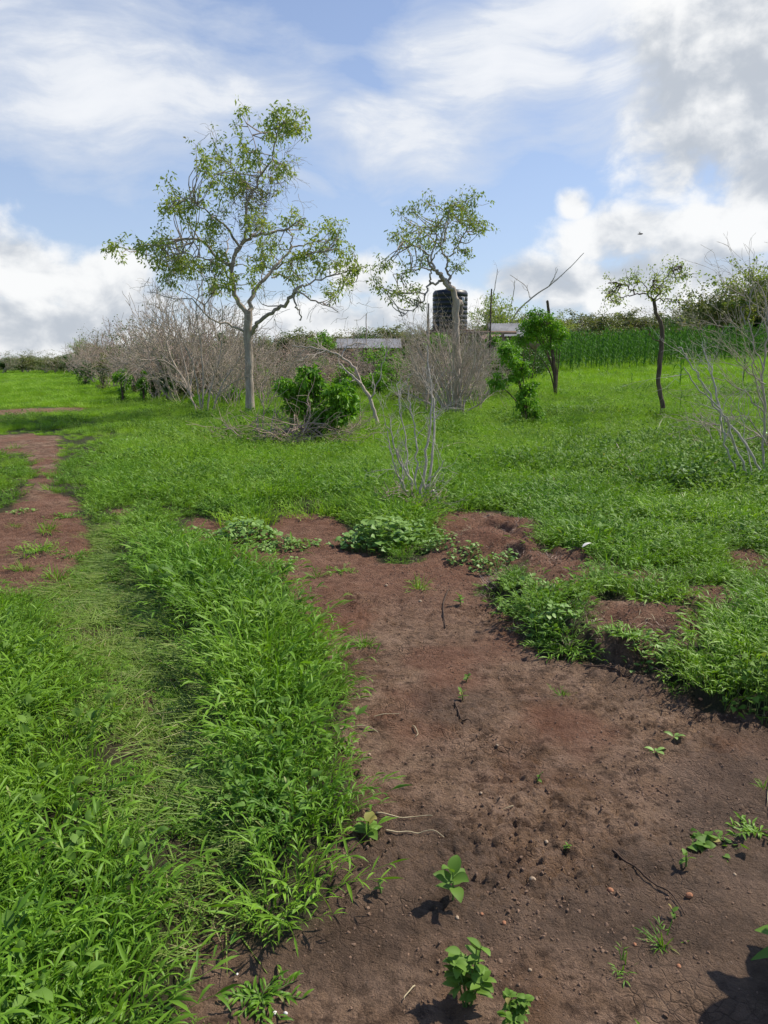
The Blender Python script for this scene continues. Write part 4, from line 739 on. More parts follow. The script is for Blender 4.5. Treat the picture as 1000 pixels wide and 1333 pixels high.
# low white slab bench
g = ground(626, 476); root = thing('bench', g, 'low pale bench under the trees right of the tank stand', 'bench'); t = at(626, 474, g[1])[2]; t = max(t, g[2] + .35)
mb = MB(); box(mb, (g[0], g[1], t), (1.0, .38, .07)); mb.build('seat', M['cloth'], root)
for sx in (-.4, .4): mb = MB(); box(mb, (g[0] + sx, g[1], (t + g[2]) / 2 - .05), (.09, .3, t - g[2] + .02)); mb.build('leg', M['timber'], root)
for k, (px, py, w_, lab) in enumerate([(692, 446, 26, 'tan sack-like bundle hung in the hedge right of the pale tin roof')]):
    c = at(px, py, 34.); mb = MB(); xs, ys = np.meshgrid(np.linspace(-.5, .5, 14), np.linspace(0, 1, 8)); X = c[0] + xs * w_ * 34 / F; Z = c[2] + .18 - ys * .42 * (1 - .3 * np.abs(xs)) - .06 * np.sin(xs * 9 + k); Yv = c[1] + .10 * np.sin(xs * 14) * ys + .22 * (ys - .2) ** 2
    V = np.stack([X, Yv, Z], -1).reshape(-1, 3); i, j = np.meshgrid(np.arange(7), np.arange(13), indexing='ij'); f = np.stack([i * 14 + j, i * 14 + j + 1, (i + 1) * 14 + j + 1, (i + 1) * 14 + j], -1).reshape(-1, 4); mb.add(V, f); mb.add(V + [0, .03, 0], f[:, ::-1])
    o = mb.build('hung_cloth', M['mud' if k == 0 else 'cloth'], origin=(c[0], c[1], c[2] - .3)); tag(o, lab, 'cloth')
    rt = thing('hedge_shrub', (c[0], c[1] + .3, hz(c[0], c[1])), 'dark hedge shrub under the %s' % ('tan bundle' if k == 0 else 'pale cloth strip'), 'bush'); lf = MB(); pts = [c + np.array([r.normal() * .5, .3 + r.random() * .5, -.15 - r.random() * (c[2] - hz(c[0], c[1]))]) for _ in range(90)]
    wd = MB(); wood(wd, [(np.array([[c[0] + .1 * q, c[1] + .4, hz(c[0], c[1]) - .1], c + [.3 * q, .4, -.2]]), np.array([.03, .01])) for q in (-1, 0, 1)], 1.); wd.build('stems', M['darkbark'], rt); leafcloud(lf, r, pts, 1100, .2, .11, .055); lf.build('foliage', M['darkbush'], rt)

# ------------------------------------------------------------------ maize
def maize(seed, h=2.0, nleaf=11, L_=.85):
    r = np.random.default_rng(seed); st = MB(); n = 6; P_ = np.stack([np.cumsum(r.normal(size=n) * .01), np.cumsum(r.normal(size=n) * .01), np.linspace(-.05, h, n)], 1); tube(st, P_, np.linspace(.018, .007, n), 6)
    lf = MB(); az0 = r.random() * 3.14; t = np.linspace(.12, .97, nleaf); B = np.stack([np.interp(t, np.linspace(0, 1, n), P_[:, 0]), np.interp(t, np.linspace(0, 1, n), P_[:, 1]), t * h], 1); a = az0 + np.arange(nleaf) * math.pi + r.normal(size=nleaf) * .35
    leaves(lf, B, np.stack([np.cos(a), np.sin(a), 1.1 + t], 1), np.stack([-np.cos(a), -np.sin(a), np.ones(nleaf)], 1), L_ * (1 - .35 * np.abs(t - .5)) * r.uniform(.8, 1.1, nleaf), .095, r.uniform(.35, .85, nleaf), 6, 'blade', .35, r.random(nleaf)); return st, lf
mz = []
for k in range(4):
    root = thing('maize_plant', (0, 0, 0), 'x', 'maize plant'); st, lf = maize(60 + k); st.build('stalk', M['maize'], root); lf.build('leaves', M['maize'], root); mz.append(root)
fp = []
for row in range(34):
    Yr = 41.5 + row * .85
    for q in range(90):
        X = Yr * .20 + q * .5 + rng.normal() * .1 - .2 * row * 0; b = X / Yr
        front = np.interp(b, [.20, .3, .4, .46, .54, .6], [41, 41, 42, 44, 48, 49])
        if b > .62 or Yr < front: continue
        fp.append((X, Yr + rng.normal() * .08))
fp.sort(key=lambda p: p[1] - np.interp(p[0] / p[1], [.20, .3, .4, .46, .54, .6], [41, 41, 42, 44, 48, 49]) + (4 if p[0] / p[1] > .52 else 0)); lab = 'tall dark green maize plant in the front rows of the maize field'; grp = 'maize plants in the front of the field'
for i, (X, Y) in enumerate(fp[:300]):
    s_ = mb_r.uniform(.6, 1.04); g = (X, Y, hz(X, Y))
    if i < 4: o = mz[i]; o.location = g; o['label'] = lab; o['group'] = grp; o.scale = (s_,) * 3
    else: dup(mz[i % 4], g, mb_r.random() * 6.28, s_, lab, grp)
bk = []
for k in range(4): st, lf = maize(60 + k); lf.V += st.V; lf.F += [f + lf.n for f in st.F]; lf.A += st.A; bk.append(lf.mesh('maize_clump', M['maize']))
rest = np.array(fp[300:]); x, y = rest[:, 0], rest[:, 1]; pts, rot = place(x, y); scatter('maize_field', 'maize standing row behind row beyond the front plants', 'maize', bk, pts, rot, rng.uniform(.6, 1.04, len(x)), rng.integers(0, 4, len(x)))
for i, (px, py, hpx, lab) in enumerate([(968, 502, 52, 'lone dark young maize plant near the right edge, before the field'), (885, 505, 60, 'young maize plant just right of the slender tree trunk'), (883, 545, 40, 'small maize plant low beside the slender tree'), (848, 478, 22, 'short maize plant behind the slender tree trunk'),
     (790, 490, 26, 'short broad-leaved maize plant in the meadow, right one of a pair'), (798, 480, 22, 'small maize plant behind the pair in the meadow'), (745, 490, 20, 'short maize plant right of the treelet trunk'), (755, 497, 14, 'tiny maize plant in the grass right of the treelet'), (822, 503, 18, 'pale low maize plant leaning in the open meadow'), (870, 468, 26, 'maize plant standing forward of the field behind the slender tree')]):
    g = ground(px, py); s_ = hpx * g[1] / F / 2.2; dup(mz[i % 4], g, i * 1.1, (s_ * 1.5, s_ * 1.5, s_), lab, None)
    bpy.context.scene.collection.objects
for o in C.collection.objects:
    if o.get('category') == 'maize plant' and 'front rows' not in o.get('label', ''):
        if 'group' in o: del o['group']

# ------------------------------------------------------------------ far trees
def far_tree(seed, h=5., crown=2.0, mat='farleaf', n=1500, leaf=.16, low=.35, bark='dead', spread=.8, grey=0):
    r = np.random.default_rng(seed); root = thing('woodland_tree', (0, 0, -60), 'x', 'tree'); out = []; tips = []
    for k in range(3): grow(r, np.array([0, 0, -.1]), nrm(np.array([r.normal() * .25, r.normal() * .25, 1])), h * .45, .06 * h / 5, 0, 3, out, tips, (4, 4, 3), spread, .15, .05, .3, .5, .62)
    T = np.array(tips); k = h / T[:, 2].max(); out = [(p * [crown / 2 * k, crown / 2 * k, k], R) for p, R in out]; tips = T * [crown / 2 * k, crown / 2 * k, k]; o_ = np.array([0, 0, -60.])
    w_ = MB(); wood(w_, [(p + o_, R) for p, R in out], .03, minr=.007); w_.build('trunk', M[bark], root); l_ = MB(); tips = tips[tips[:, 2] > h * low * .6]; leafcloud(l_, r, tips + o_, n, .34 * h / 5, leaf, leaf * .6); l_.build('crown', M[mat], root); return root
ft = [far_tree(170, 5, 2., n=5200, leaf=.2), far_tree(171, 5, 2.4, n=4200, leaf=.2), far_tree(172, 5, 1.8, 'darkbush', 5000, leaf=.2), far_tree(173, 5, 2.2, 'palegreen', 700), far_tree(174, 5, 2.4, 'farleaf', 500), far_tree(175, 5, 2.2, 'tree', 4200, leaf=.16)]
usedf = set()
def put(k, px, py, ytop, lab, grp, sx=1., depth=None):
    g = ground(px, py) if depth is None else at(px, py, depth)
    if depth is not None: g[2] = hz(g[0], g[1])
    top = at(px, ytop, g[1])[2]; s_ = max(.2, (top - g[2]) / 5.)
    if k not in usedf: usedf.add(k); o = ft[k]; o.location = tuple(g); o.scale = (s_ * sx, s_ * sx, s_); o['label'] = lab
    else: o = dup(ft[k], g, mb_r.random() * 6.28, (s_ * sx, s_ * sx, s_), lab)
    if 'group' in o: del o['group']
    if grp: o['group'] = grp
    return o
put(5, 636, 470, 383, 'rounded green tree just right of the black tank', None, .95, 50.)
put(1, 905, 470, 372, 'leafy tree at the front of the wood right of the slender tree', None, 1.1, 62.)
put(5, 985, 470, 333, 'tall spreading tree at the right edge behind the maize', None, 1.2, 58.)
put(0, 948, 470, 378, 'rounded tree between the front tree and the tall one at the right edge', None, 1.1, 64.)
put(3, 880, 470, 380, 'thin pale tree in the wood directly behind the slender tree', None, 1., 70.)
put(5, 720, 470, 408, 'green tree behind the bright treelet', None, 1.2, 60.)
put(1, 1030, 470, 350, 'tree in the wood at the far right', None, 1.2, 60.)
put(3, 40, 484, 458, 'small pale bare-crowned tree on the open left horizon', None, 1.5); put(3, 3, 487, 456, 'grey tree at the left edge of the horizon', None, 1.7)
put(5, 105, 482, 440, 'taller green-topped tree at the left end of the dead thicket', None, .8); put(4, 128, 490, 425, 'sparse grey tree rising from the left end of the dead thicket', None, .9)
put(0, 78, 485, 460, 'dark low tree on the left horizon beside the pale one', None, 1.9); put(2, 232, 503, 448, 'dark tree deep in the dead thicket', None, 1.)
put(3, 200, 505, 412, 'pale grey-green tree standing over the dead thicket left of the big tree', None, 1.25)
put(2, 465, 490, 428, 'dark tree behind the low tin-roofed hut', None, 1.6, 48.)
g0 = 'trees along the woodland edge'; l0 = 'grey-green tree in the woodland edge beyond the maize'; l1 = 'grey-green tree in the far tree line behind the thicket and huts'
for i in range(34):
    px = 690 + i * 12.5 + mb_r.normal() * 4; put([0, 1, 4, 3, 0, 2][i % 6], px, 460, np.interp(px, [690, 760, 850, 900, 1000, 1100], [410, 408, 405, 395, 372, 360]) + mb_r.normal() * 5, l0, 'trees of the wood beyond the maize', 1.5, 76 + mb_r.normal() * 3)
for i in range(52):
    px = -70 + i * 15.5 + mb_r.normal() * 4; put([4, 0, 1, 3, 4, 2][i % 6], px, 470, np.interp(px, [-70, 60, 120, 300, 500, 700], [460, 461, 447, 436, 426, 410]) + mb_r.normal() * 3, l1, 'trees of the far tree line', 1.9 if px > 90 else 2.2, np.interp(px, [-70, 120, 300, 700], [110, 90, 66, 64]) + mb_r.normal() * 2)
wm = []
for k in range(3):
    r = np.random.default_rng(180 + k); mb = MB(); pts = np.stack([r.normal(size=60) * 1.6, r.normal(size=60) * 1.2, r.random(60) ** .7 * 3.0], 1); leafcloud(mb, r, pts, 1300, .5, .26, .15); wm.append(mb.mesh('undergrowth', M[['farleaf', 'darkbush', 'farleaf'][k]]))
px = rng.uniform(-120, 1180, 420); dpt = np.interp(px, [-120, 60, 120, 300, 700, 1180], [120, 112, 92, 70, 68, 78]) + rng.random(420) * 16; q = np.array([at(a, 470, b) for a, b in zip(px, dpt)]); x, y = q[:, 0], q[:, 1]; pts, rot = place(x, y)
scatter('woodland', 'far low scrub closing the horizon under the trees', 'scrub', wm, pts, rot, rng.uniform(.6, 1.0, 420) * np.interp(px, [-120, 60, 250, 700, 900, 1180], [.55, .6, .8, .85, 1.05, 1.15]), rng.integers(0, 3, 420))

# ------------------------------------------------------------------ plants on and around the bare soil
def plant(kind, name, px, py, hpx, wpx, label, cat, seed, n=None, mat='weed', group=None):
    r = np.random.default_rng(seed); g = ground(px, py); g[2] = float(height(np.array([g[0]]), np.array([g[1]]), True)[0]) - .003; sl = math.hypot(g[1], EYE) / F * 1.0; h = hpx * sl; w_ = wpx * sl / 2; mb = MB(); root = thing(name, g, label, cat, group); st = MB()
    if kind == 'seedling':                         # few broad ovate leaves in pairs on a short stem
        n = n or 6; hh = h * .75; top = g + np.array([r.normal() * .01, r.normal() * .01, hh]); tube(st, [g - [0, 0, .01], (g + top) / 2, top], [.0035, .003, .002], 6); st.build('stem', M['stem'], root); t = np.linspace(.35, 1, n); a = r.random() * 6 + np.arange(n) * 2.2
        leaves(mb, g + (top - g) * t[:, None], np.stack([np.cos(a), np.sin(a), .25 + 1.0 * t ** 3], 1), np.tile([0, 0, 1.], (n, 1)) + r.normal(size=(n, 3)) * .25, w_ * r.uniform(.75, 1.15, n), w_ * .52, r.uniform(.1, .5, n), 8, 'ovate', .28, .35 + r.random(n) * .65)
    elif kind == 'basil':                          # dense upright leafy weed
        for k in range(7):
            b = g + [r.normal() * .006, r.normal() * .006, 0]; a = r.random() * 6.28; e = b + np.array([math.cos(a) * w_ * .55, math.sin(a) * w_ * .55, h * r.uniform(.6, 1.)]); p = spline([b, (b + e) / 2 + [0, 0, h * .08], e], 4); tube(st, p, np.linspace(.003, .0015, len(p)), 5)
            m = 13; t = r.uniform(.3, 1., m); B = np.array([np.interp(t, np.linspace(0, 1, len(p)), p[:, c]) for c in range(3)]).T; aa = r.random(m) * 6.28
            leaves(mb, B, np.stack([np.cos(aa), np.sin(aa), .5 * t], 1), np.tile([0, 0, 1.], (m, 1)) + r.normal(size=(m, 3)) * .3, h * .30 * r.uniform(.7, 1.1, m), h * .15, r.uniform(.1, .5, m), 6, 'ovate', .3, r.random(m))
        st.build('stems', M['stem'], root)
    elif kind == 'tuft':
        n = n or 34; blades(mb, r, n, w_ * .25, h * 1.15, max(.0045, h * .05), (8, 72), .35, 5, g); sprigs(mb, r, 5, w_ * .3, h * .5, h * .5, h * .09, (25, 70), base=g)
    elif kind == 'rosette':
        n = n or 16; a = np.arange(n) * 2.4 + r.normal(size=n) * .3; leaves(mb, g + np.stack([np.cos(a) * .005, np.sin(a) * .005, np.full(n, .004)], 1), np.stack([np.cos(a), np.sin(a), r.uniform(.15, .9, n)], 1), np.tile([0, 0, 1.], (n, 1)) + r.normal(size=(n, 3)) * .2, w_ * r.uniform(.6, 1.1, n), w_ * .34, r.uniform(.2, .6, n), 7, 'ovate', .3, r.random(n))
    elif kind == 'creeper':                        # low mound of rounded leaves on petioles
        n = n or 150; R_ = w_ * np.sqrt(r.random(n)); a = r.random(n) * 6.283; X = g[0] + R_ * np.cos(a); Y = g[1] + R_ * np.sin(a) * .9; Z = height(X, Y, False); hh = h * .8 * (1 - (R_ / w_) ** 2 * .7) * r.uniform(.5, 1.15, n); B0 = np.stack([X, Y, Z - .01], 1); T = B0 + np.stack([r.normal(size=n) * .02, r.normal(size=n) * .02, hh], 1); frusta(st, B0, T, np.full(n, .0018), np.full(n, .0012), 3); st.build('stems', M['stem'], root)
        aa = r.random(n) * 6.283; Lf = np.clip(w_ * .20, .035, .085); leaves(mb, T, np.stack([np.cos(aa), np.sin(aa), r.uniform(-.2, .5, n)], 1), np.tile([0, 0, 1.], (n, 1)) + r.normal(size=(n, 3)) * .35, Lf * r.uniform(.6, 1.2, n), Lf * .85, r.uniform(.1, .5, n), 5, 'heart', .18, r.random(n))
    elif kind == 'runner':                         # grassy runners trailing out over the ground
        n = n or 12
        for k in range(n):
            a = r.random() * 6.283; p = g.copy(); d = np.array([math.cos(a), math.sin(a), .35]); Ls = w_ * r.uniform(.5, 1.1); m = 7; P_ = [p]
            for q in range(m):
                p = p + nrm(d) * Ls / m; zz = hz(p[0], p[1]) + .012; p[2] = max(p[2], zz); d = d + np.array([0, 0, -.12]) + r.normal(size=3) * .12; P_.append(p.copy())
            P_ = np.array(P_); tube(st, P_, .0018, 4); aa = a + r.choice([-1, 1], m + 1) * r.uniform(.4, 1.1, m + 1); leaves(mb, P_, np.stack([np.cos(aa), np.sin(aa), r.uniform(.3, 1.2, m + 1)], 1), np.tile([0, 0, 1.], (m + 1, 1)) + r.normal(size=(m + 1, 3)) * .3, np.clip(w_ * .42, .05, .12) * r.uniform(.6, 1.1, m + 1), .014, r.uniform(.2, .7, m + 1), 4, 'lance', .3, r.random(m + 1))
        st.build('stems', M['stem'], root)
    mb.build('leaves', M[mat], root); return root
PL = [('seedling', 'seedling', 590, 1180, 50, 62, 'broad-leaved seedling alone on bare soil, two leaves raised like ears', 7), ('basil', 'leafy_weed', 611, 1312, 66, 56, 'dense upright leafy weed at the bottom centre of the bare soil', None),
      ('basil', 'leafy_weed', 668, 1345, 42, 50, 'small bright weed cut by the bottom edge right of the dense one', None), ('seedling', 'seedling', 497, 1167, 22, 20, 'tiny pale seedling left of the eared seedling', 5), ('seedling', 'seedling', 480, 1098, 34, 50, 'thin-stemmed weed at the edge of the left grass near two straws', 9),
      ('tuft', 'grass_tuft', 475, 843, 26, 40, 'bright round tuft alone in the upper middle of the bare soil', 60), ('seedling', 'seedling', 606, 889, 14, 16, 'upper of two tiny seedlings in the middle of the bare soil', 6), ('seedling', 'seedling', 603, 915, 16, 18, 'lower of two tiny seedlings in the middle of the bare soil', 6),
      ('tuft', 'grass_tuft', 733, 910, 18, 38, 'small flat grass tuft between the middle seedlings and the bank', 22), ('rosette', 'wilted_weed', 853, 983, 22, 40, 'drooping pale weed on the right soil, left of a twin', 5), ('rosette', 'wilted_weed', 877, 970, 26, 30, 'wilted weed with one folded leaf, right of its twin', 4),
      ('creeper', 'low_weed', 925, 1106, 20, 62, 'low wide cluster of small leaves at the right of the bare soil', 60), ('seedling', 'seedling', 893, 1134, 22, 26, 'pale two-leaved seedling just below the wide leaf cluster', 5), ('runner', 'trailing_weed', 985, 1088, 44, 90, 'weed with long pale leaves sprawling in from the right edge', 9),
      ('tuft', 'grass_tuft', 864, 1232, 32, 34, 'spiky grass tuft above the lowest one at the right', 26), ('tuft', 'grass_tuft', 813, 1262, 28, 34, 'lowest spiky grass tuft at the right of the soil', 22), ('seedling', 'seedling', 880, 1200, 14, 18, 'tiny seedling at the end of the dark root', 4), ('seedling', 'seedling', 733, 1112, 12, 16, 'lone tiny seedling in the middle right of the soil', 6),
      ('tuft', 'grass_tuft', 545, 768, 30, 46, 'light green tuft below the round-leaved creeper', 40), ('seedling', 'seedling', 600, 792, 16, 20, 'small round seedling right of the light green tuft', 7), ('basil', 'leafy_weed', 370, 757, 34, 52, 'bushy blue-green weed at the upper left of the bare soil', None), ('tuft', 'grass_tuft', 412, 752, 22, 26, 'small tuft right of the bushy blue-green weed', 22),
      ('runner', 'grass_tuft', 340, 1305, 40, 90, 'grass tuft with splayed blades at the bottom edge beside white chips', 14), ('seedling', 'seedling', 698, 1025, 14, 14, 'faint yellow seedling in the centre of the soil', 4), ('tuft', 'grass_tuft', 996, 1030, 24, 24, 'grass tuft at the right edge above the sprawling weed', 16), ('tuft', 'grass_tuft', 415, 822, 26, 44, 'tuft spilling from the left grass toward the soil', 30), ('runner', 'grass_tuft', 450, 985, 30, 60, 'short grass runner reaching from the left grass above the pale straw', 8),
      ('creeper', 'creeper', 495, 712, 46, 104, 'big round-leaved creeper covering the far middle edge of the bare soil', 330), ('creeper', 'creeper', 320, 706, 38, 86, 'round-leaved creeper at the far left edge of the bare soil', 260), ('creeper', 'creeper', 400, 713, 16, 56, 'thin yellowish creeper between the two larger ones', 60), ('creeper', 'creeper', 348, 718, 18, 40, 'small creeper trailing right of the far left one', 50),
      ('creeper', 'creeper', 572, 712, 24, 50, 'small creeper at the left foot of the red earth mound', 80), ('creeper', 'creeper', 606, 728, 26, 50, 'creeper growing on the left side of the red earth mound', 90), ('creeper', 'creeper', 663, 802, 26, 32, 'pale leafed creeper hanging over the bank below the mound', 50), ('creeper', 'creeper', 170, 577, 10, 70, 'pale patch of creeper in the meadow left of the big tree', 90),
      ('creeper', 'broad_weed', 985, 902, 62, 96, 'broad-leaved plant spilling over the bank at the right edge', 130), ('runner', 'bank_grass', 740, 848, 60, 110, 'grass cascading over the lowest part of the bank', 26), ('runner', 'bank_grass', 895, 880, 50, 100, 'grass runners sprawling down the bank left of the broad-leaved plant', 20), ('runner', 'bank_grass', 690, 800, 40, 80, 'grass spilling off the bank under the mound', 18), ('runner', 'bank_grass', 820, 835, 46, 90, 'grass clump on the crest of the bank between two bare scars', 20),
      ('tuft', 'grass_tuft', 62, 695, 22, 70, 'grass tuft in the bare wheel track at the left', 50), ('tuft', 'grass_tuft', 75, 755, 30, 80, 'large grass tuft lower in the bare wheel track', 60), ('tuft', 'grass_tuft', 20, 690, 14, 30, 'small tuft at the left edge of the bare wheel track', 22), ('creeper', 'creeper', 890, 640, 40, 110, 'dark broad creeper mound in the meadow before the leaning stems', 200), ('creeper', 'creeper', 640, 745, 30, 60, 'creeper hanging off the right foot of the red earth mound', 90), ('tuft', 'grass_tuft', 30, 745, 20, 60, 'low tuft in the lower middle of the bare wheel track', 40), ('runner', 'grass_tuft', 88, 675, 18, 50, 'grass runners crossing the bare wheel track where it narrows', 14), ('creeper', 'creeper', 262, 700, 20, 40, 'low creeper at the extreme left tip of the bare soil', 60), ('runner', 'grass_tuft', 445, 745, 18, 50, 'thin grass runners below the yellowish creeper', 10), ('creeper', 'creeper', 545, 700, 30, 60, 'leafy creeper between the big round-leaved one and the pale bare shrub', 130), ('creeper', 'creeper', 690, 775, 26, 56, 'creeper patch on the bare scar just right of the mound', 80), ('creeper', 'creeper', 720, 808, 30, 60, 'creeper hanging over the bank behind the cascading grass', 90),
      ('creeper', 'creeper', 850, 858, 30, 70, 'creeper spread over the widest bare scar of the bank', 90), ('creeper', 'creeper', 372, 716, 24, 56, 'green creeper left of the thin yellowish one', 110), ('tuft', 'grass_tuft', 28, 610, 14, 60, 'grass tuft on the far part of the bare wheel track at the left', 44), ('tuft', 'grass_tuft', 66, 640, 16, 60, 'grass tuft in the bend of the bare wheel track', 44), ('tuft', 'grass_tuft', 18, 585, 12, 60, 'farthest grass tuft on the bare wheel track', 44), ('runner', 'grass_tuft', 48, 720, 22, 80, 'wide grass runners in the middle of the bare wheel track', 22),
      ('creeper', 'creeper', 30, 668, 10, 40, 'flat creeper on the bare wheel track at the left edge', 40), ('runner', 'grass_tuft', 100, 725, 20, 60, 'grass runners on the right side of the bare wheel track', 14), ('creeper', 'creeper', 630, 622, 10, 30, 'small creeper in the meadow right of the bare shrub', 30)]
for i, (k, nm, px, py, h_, w_, lab, n) in enumerate(PL):
    cat = {'seedling': 'seedling', 'leafy_weed': 'weed', 'grass_tuft': 'grass tuft', 'creeper': 'creeper'}.get(nm, 'weed'); plant(k, nm, px, py, h_, w_, lab, cat, 1000 + i, n, 'creeper' if nm == 'creeper' or 'wilted' in nm or i == 20 else ('grass' if k in ('tuft', 'runner') else 'weed'))
# big weed whose leaves reach in from outside the right edge and shade the corner
g = ground(1078, 1262); root = thing('tall_weed', g, 'broad pointed leaf of a tall weed reaching in at the lower right corner', 'weed'); r = np.random.default_rng(4); st = MB(); mb = MB(); top = g + np.array([.05, .02, .40]); p = spline([g - [0, 0, .02], g + [0, 0, .2], top], 5); tube(st, p, np.linspace(.009, .004, len(p)), 8); st.build('stem', M['stem'], root)
t = np.linspace(.15, 1, 20); B = np.array([np.interp(t, np.linspace(0, 1, len(p)), p[:, c]) for c in range(3)]).T; a = np.arange(20) * 2.4 + 2.6; leaves(mb, B, np.stack([np.cos(a), np.sin(a), .25 + .4 * t], 1), np.tile([0, 0, 1.], (20, 1)), .19 * r.uniform(.7, 1.1, 20), .085, .3, 8, 'ovate', .2, r.random(20))
leaves(mb, [g + [-.02, 0, .06]] * 2, [[-1, .05, .1], [-1, -.5, .05]], [[0, 0, 1.]] * 2, [.20, .14], [.05, .05], [.3, .4], 8, 'ovate', .2, np.array([.7, .5])); mb.build('leaves', M['weed'], root)
# pebbles
def pebble(px, py, wpx, mat, lab, seed, cat='pebble', flat_=.7):
    r = np.random.default_rng(seed); g = ground(px, py); g[2] = float(height(np.array([g[0]]), np.array([g[1]]), True)[0]); R_ = wpx * .68 * math.hypot(g[1], EYE) / F / 2; mb = MB(); n, m = 14, 9; V = []
    for i in range(m + 1):
        for j in range(n):
            th, ph = math.pi * i / m, 2 * math.pi * j / n; d = np.array([math.sin(th) * math.cos(ph), math.sin(th) * math.sin(ph) * .8, math.cos(th) * flat_]); V.append(d * R_ * (1 + .16 * perlin(d[0] * 1.3 + seed, d[1] * 1.3 + d[2] * 1.7)))
    i, j = np.meshgrid(np.arange(m), np.arange(n), indexing='ij'); a = r.random() * 6; V = np.array(V) @ np.array([[math.cos(a), math.sin(a), 0], [-math.sin(a), math.cos(a), 0], [0, 0, 1]]) + g + [0, 0, R_ * flat_ * .35]
    mb.add(V, np.stack([i * n + j, (i + 1) * n + j, (i + 1) * n + (j + 1) % n, i * n + (j + 1) % n], -1).reshape(-1, 4), r.random()); return tag(mb.build('pebble', M[mat], origin=tuple(g)), lab, cat)
for i, a in enumerate([(897, 1171, 13, 'clay', 'orange pebble, the right one of two on the dark soil'), (794, 1167, 12, 'clay', 'orange-brown pebble, the left one of two on the dark soil'), (693, 1159, 13, 'pebble', 'flat pale pebble in the middle of the lower soil'), (595, 1204, 8, 'pebble', 'small pale pebble just below the eared seedling'),
     (627, 1197, 7, 'clay', 'small dull pebble right of the one under the eared seedling'), (656, 1207, 9, 'clay', 'dull reddish pebble lower right of the eared seedling'), (467, 932, 9, 'pebble', 'pale chip near the left grass above the pale straw'), (481, 984, 7, 'pebble', 'pale chip just below the pale straw'), (647, 980, 6, 'pebble', 'small pale chip in the middle of the soil'),
     (626, 1043, 6, 'pebble', 'small pale chip above the cracked soil'), (711, 1108, 8, 'pebble', 'pale round pebble left of the lone tiny seedling'), (883, 1264, 9, 'clay', 'dull orange pebble near the shaded corner'), (826, 1235, 7, 'clay', 'small orange pebble between the two spiky tufts'), (956, 1143, 7, 'pebble', 'small pale pebble right of the orange one'),
     (912, 913, 8, 'clay', 'orange chip on the bank foot at the right'), (547, 785, 7, 'pebble', 'pale pebble below the light green tuft'), (503, 765, 6, 'pebble', 'pale chip left of the light green tuft'), (771, 1139, 5, 'pebble', 'tiny pale chip above the left orange pebble'), (690, 1265, 7, 'pebble', 'tan pebble right of the dense upright weed'), (358, 1327, 8, 'shell', 'left white chip at the bottom edge'), (372, 1325, 7, 'shell', 'right white chip at the bottom edge'), (309, 1272, 5, 'shell', 'tiny white chip at the grass edge by the bottom')]): pebble(*a, 2000 + i)
# sticks, straws and roots
def stick(pts, w_, mat, name, lab, lift=.006):
    P_ = np.array([ground(*p) for p in pts]); P_ = spline(P_, 5); P_[:, 2] = height(P_[:, 0], P_[:, 1], True) + lift; P_[1:-1, 2] = np.convolve(P_[:, 2], [.25, .5, .25], 'valid') + .003; sc = math.hypot(P_[0][1], EYE) / F; mb = MB(); tube(mb, P_, np.linspace(w_, w_ * .5, len(P_)) * sc * .3, 6, .5, .08); g = P_[0]
    return tag(mb.build(name, M[mat], origin=tuple(g)), lab, 'twig')
for a in [([(490, 1069), (520, 1069), (545, 1067), (563, 1068)], 3, 'straw', 'straw', 'upper of two pale straws lying beside each other on the soil'), ([(503, 1094), (535, 1091), (555, 1093), (578, 1096)], 3, 'straw', 'straw', 'lower of two pale straws, a little bent'), ([(440, 957), (465, 955), (492, 957)], 3, 'straw', 'straw', 'pale straw lying by the left grass at mid height'),
          ([(452, 913), (468, 913), (482, 916)], 2.5, 'straw', 'straw', 'short pale straw above the others near the left grass'), ([(592, 922), (597, 935), (603, 947), (614, 951)], 4, 'root', 'dark_twig', 'curved dark twig below the two tiny seedlings'), ([(585, 768), (578, 785), (577, 800), (580, 820)], 3.5, 'root', 'dark_twig', 'thin dark twig upright in the soil left of the small round seedling'),
          ([(797, 1113), (820, 1135), (850, 1156), (872, 1170), (884, 1184), (891, 1197)], 4.5, 'root', 'root', 'long dark root snaking between the two orange pebbles'), ([(537, 952), (544, 960), (541, 964)], 2.5, 'straw', 'straw', 'tiny hooked straw in the upper middle of the soil'), ([(765, 873), (790, 878), (815, 886), (830, 884)], 4, 'root', 'root', 'dark root lying at the foot of the bank'),
          ([(540, 1290), (528, 1302), (526, 1306)], 3, 'straw', 'straw', 'short pale straw left of the dense upright weed'), ([(668, 1060), (655, 1062)], 2.5, 'straw', 'straw', 'small straw splinter above the cracked soil'), ([(487, 640 + 300), (520, 936)], 2, 'straw', 'straw', 'faint thin straw among the reddish earth'), ([(1004, 1008), (999, 1040), (1002, 1075)], 2.5, 'straw', 'straw', 'thin dry stalk standing along the right edge')]: stick(*a)
for (pts, lab) in [([(570, 600), (600, 590), (630, 600)], 'thin dead twig lying in the meadow right of the bare shrub'), ([(800, 588), (812, 615), (822, 640)], 'thin pale twig slanting in the meadow below the slender tree'), ([(870, 578), (890, 590), (908, 598)], 'pale dead twig in the grass right of the bare root'), ([(800, 622), (830, 605), (848, 597)], 'dead twig crossing the pale one below the slender tree')]:
    P_ = np.array([ground(*p) for p in pts]); P_[:, 2] += .19; P_ = spline(P_, 4); mb = MB(); tube(mb, P_, np.linspace(.009, .004, len(P_)), 6, .5, .1); tag(mb.build('dead_twig', M['dead'], origin=tuple(P_[0])), lab, 'twig')
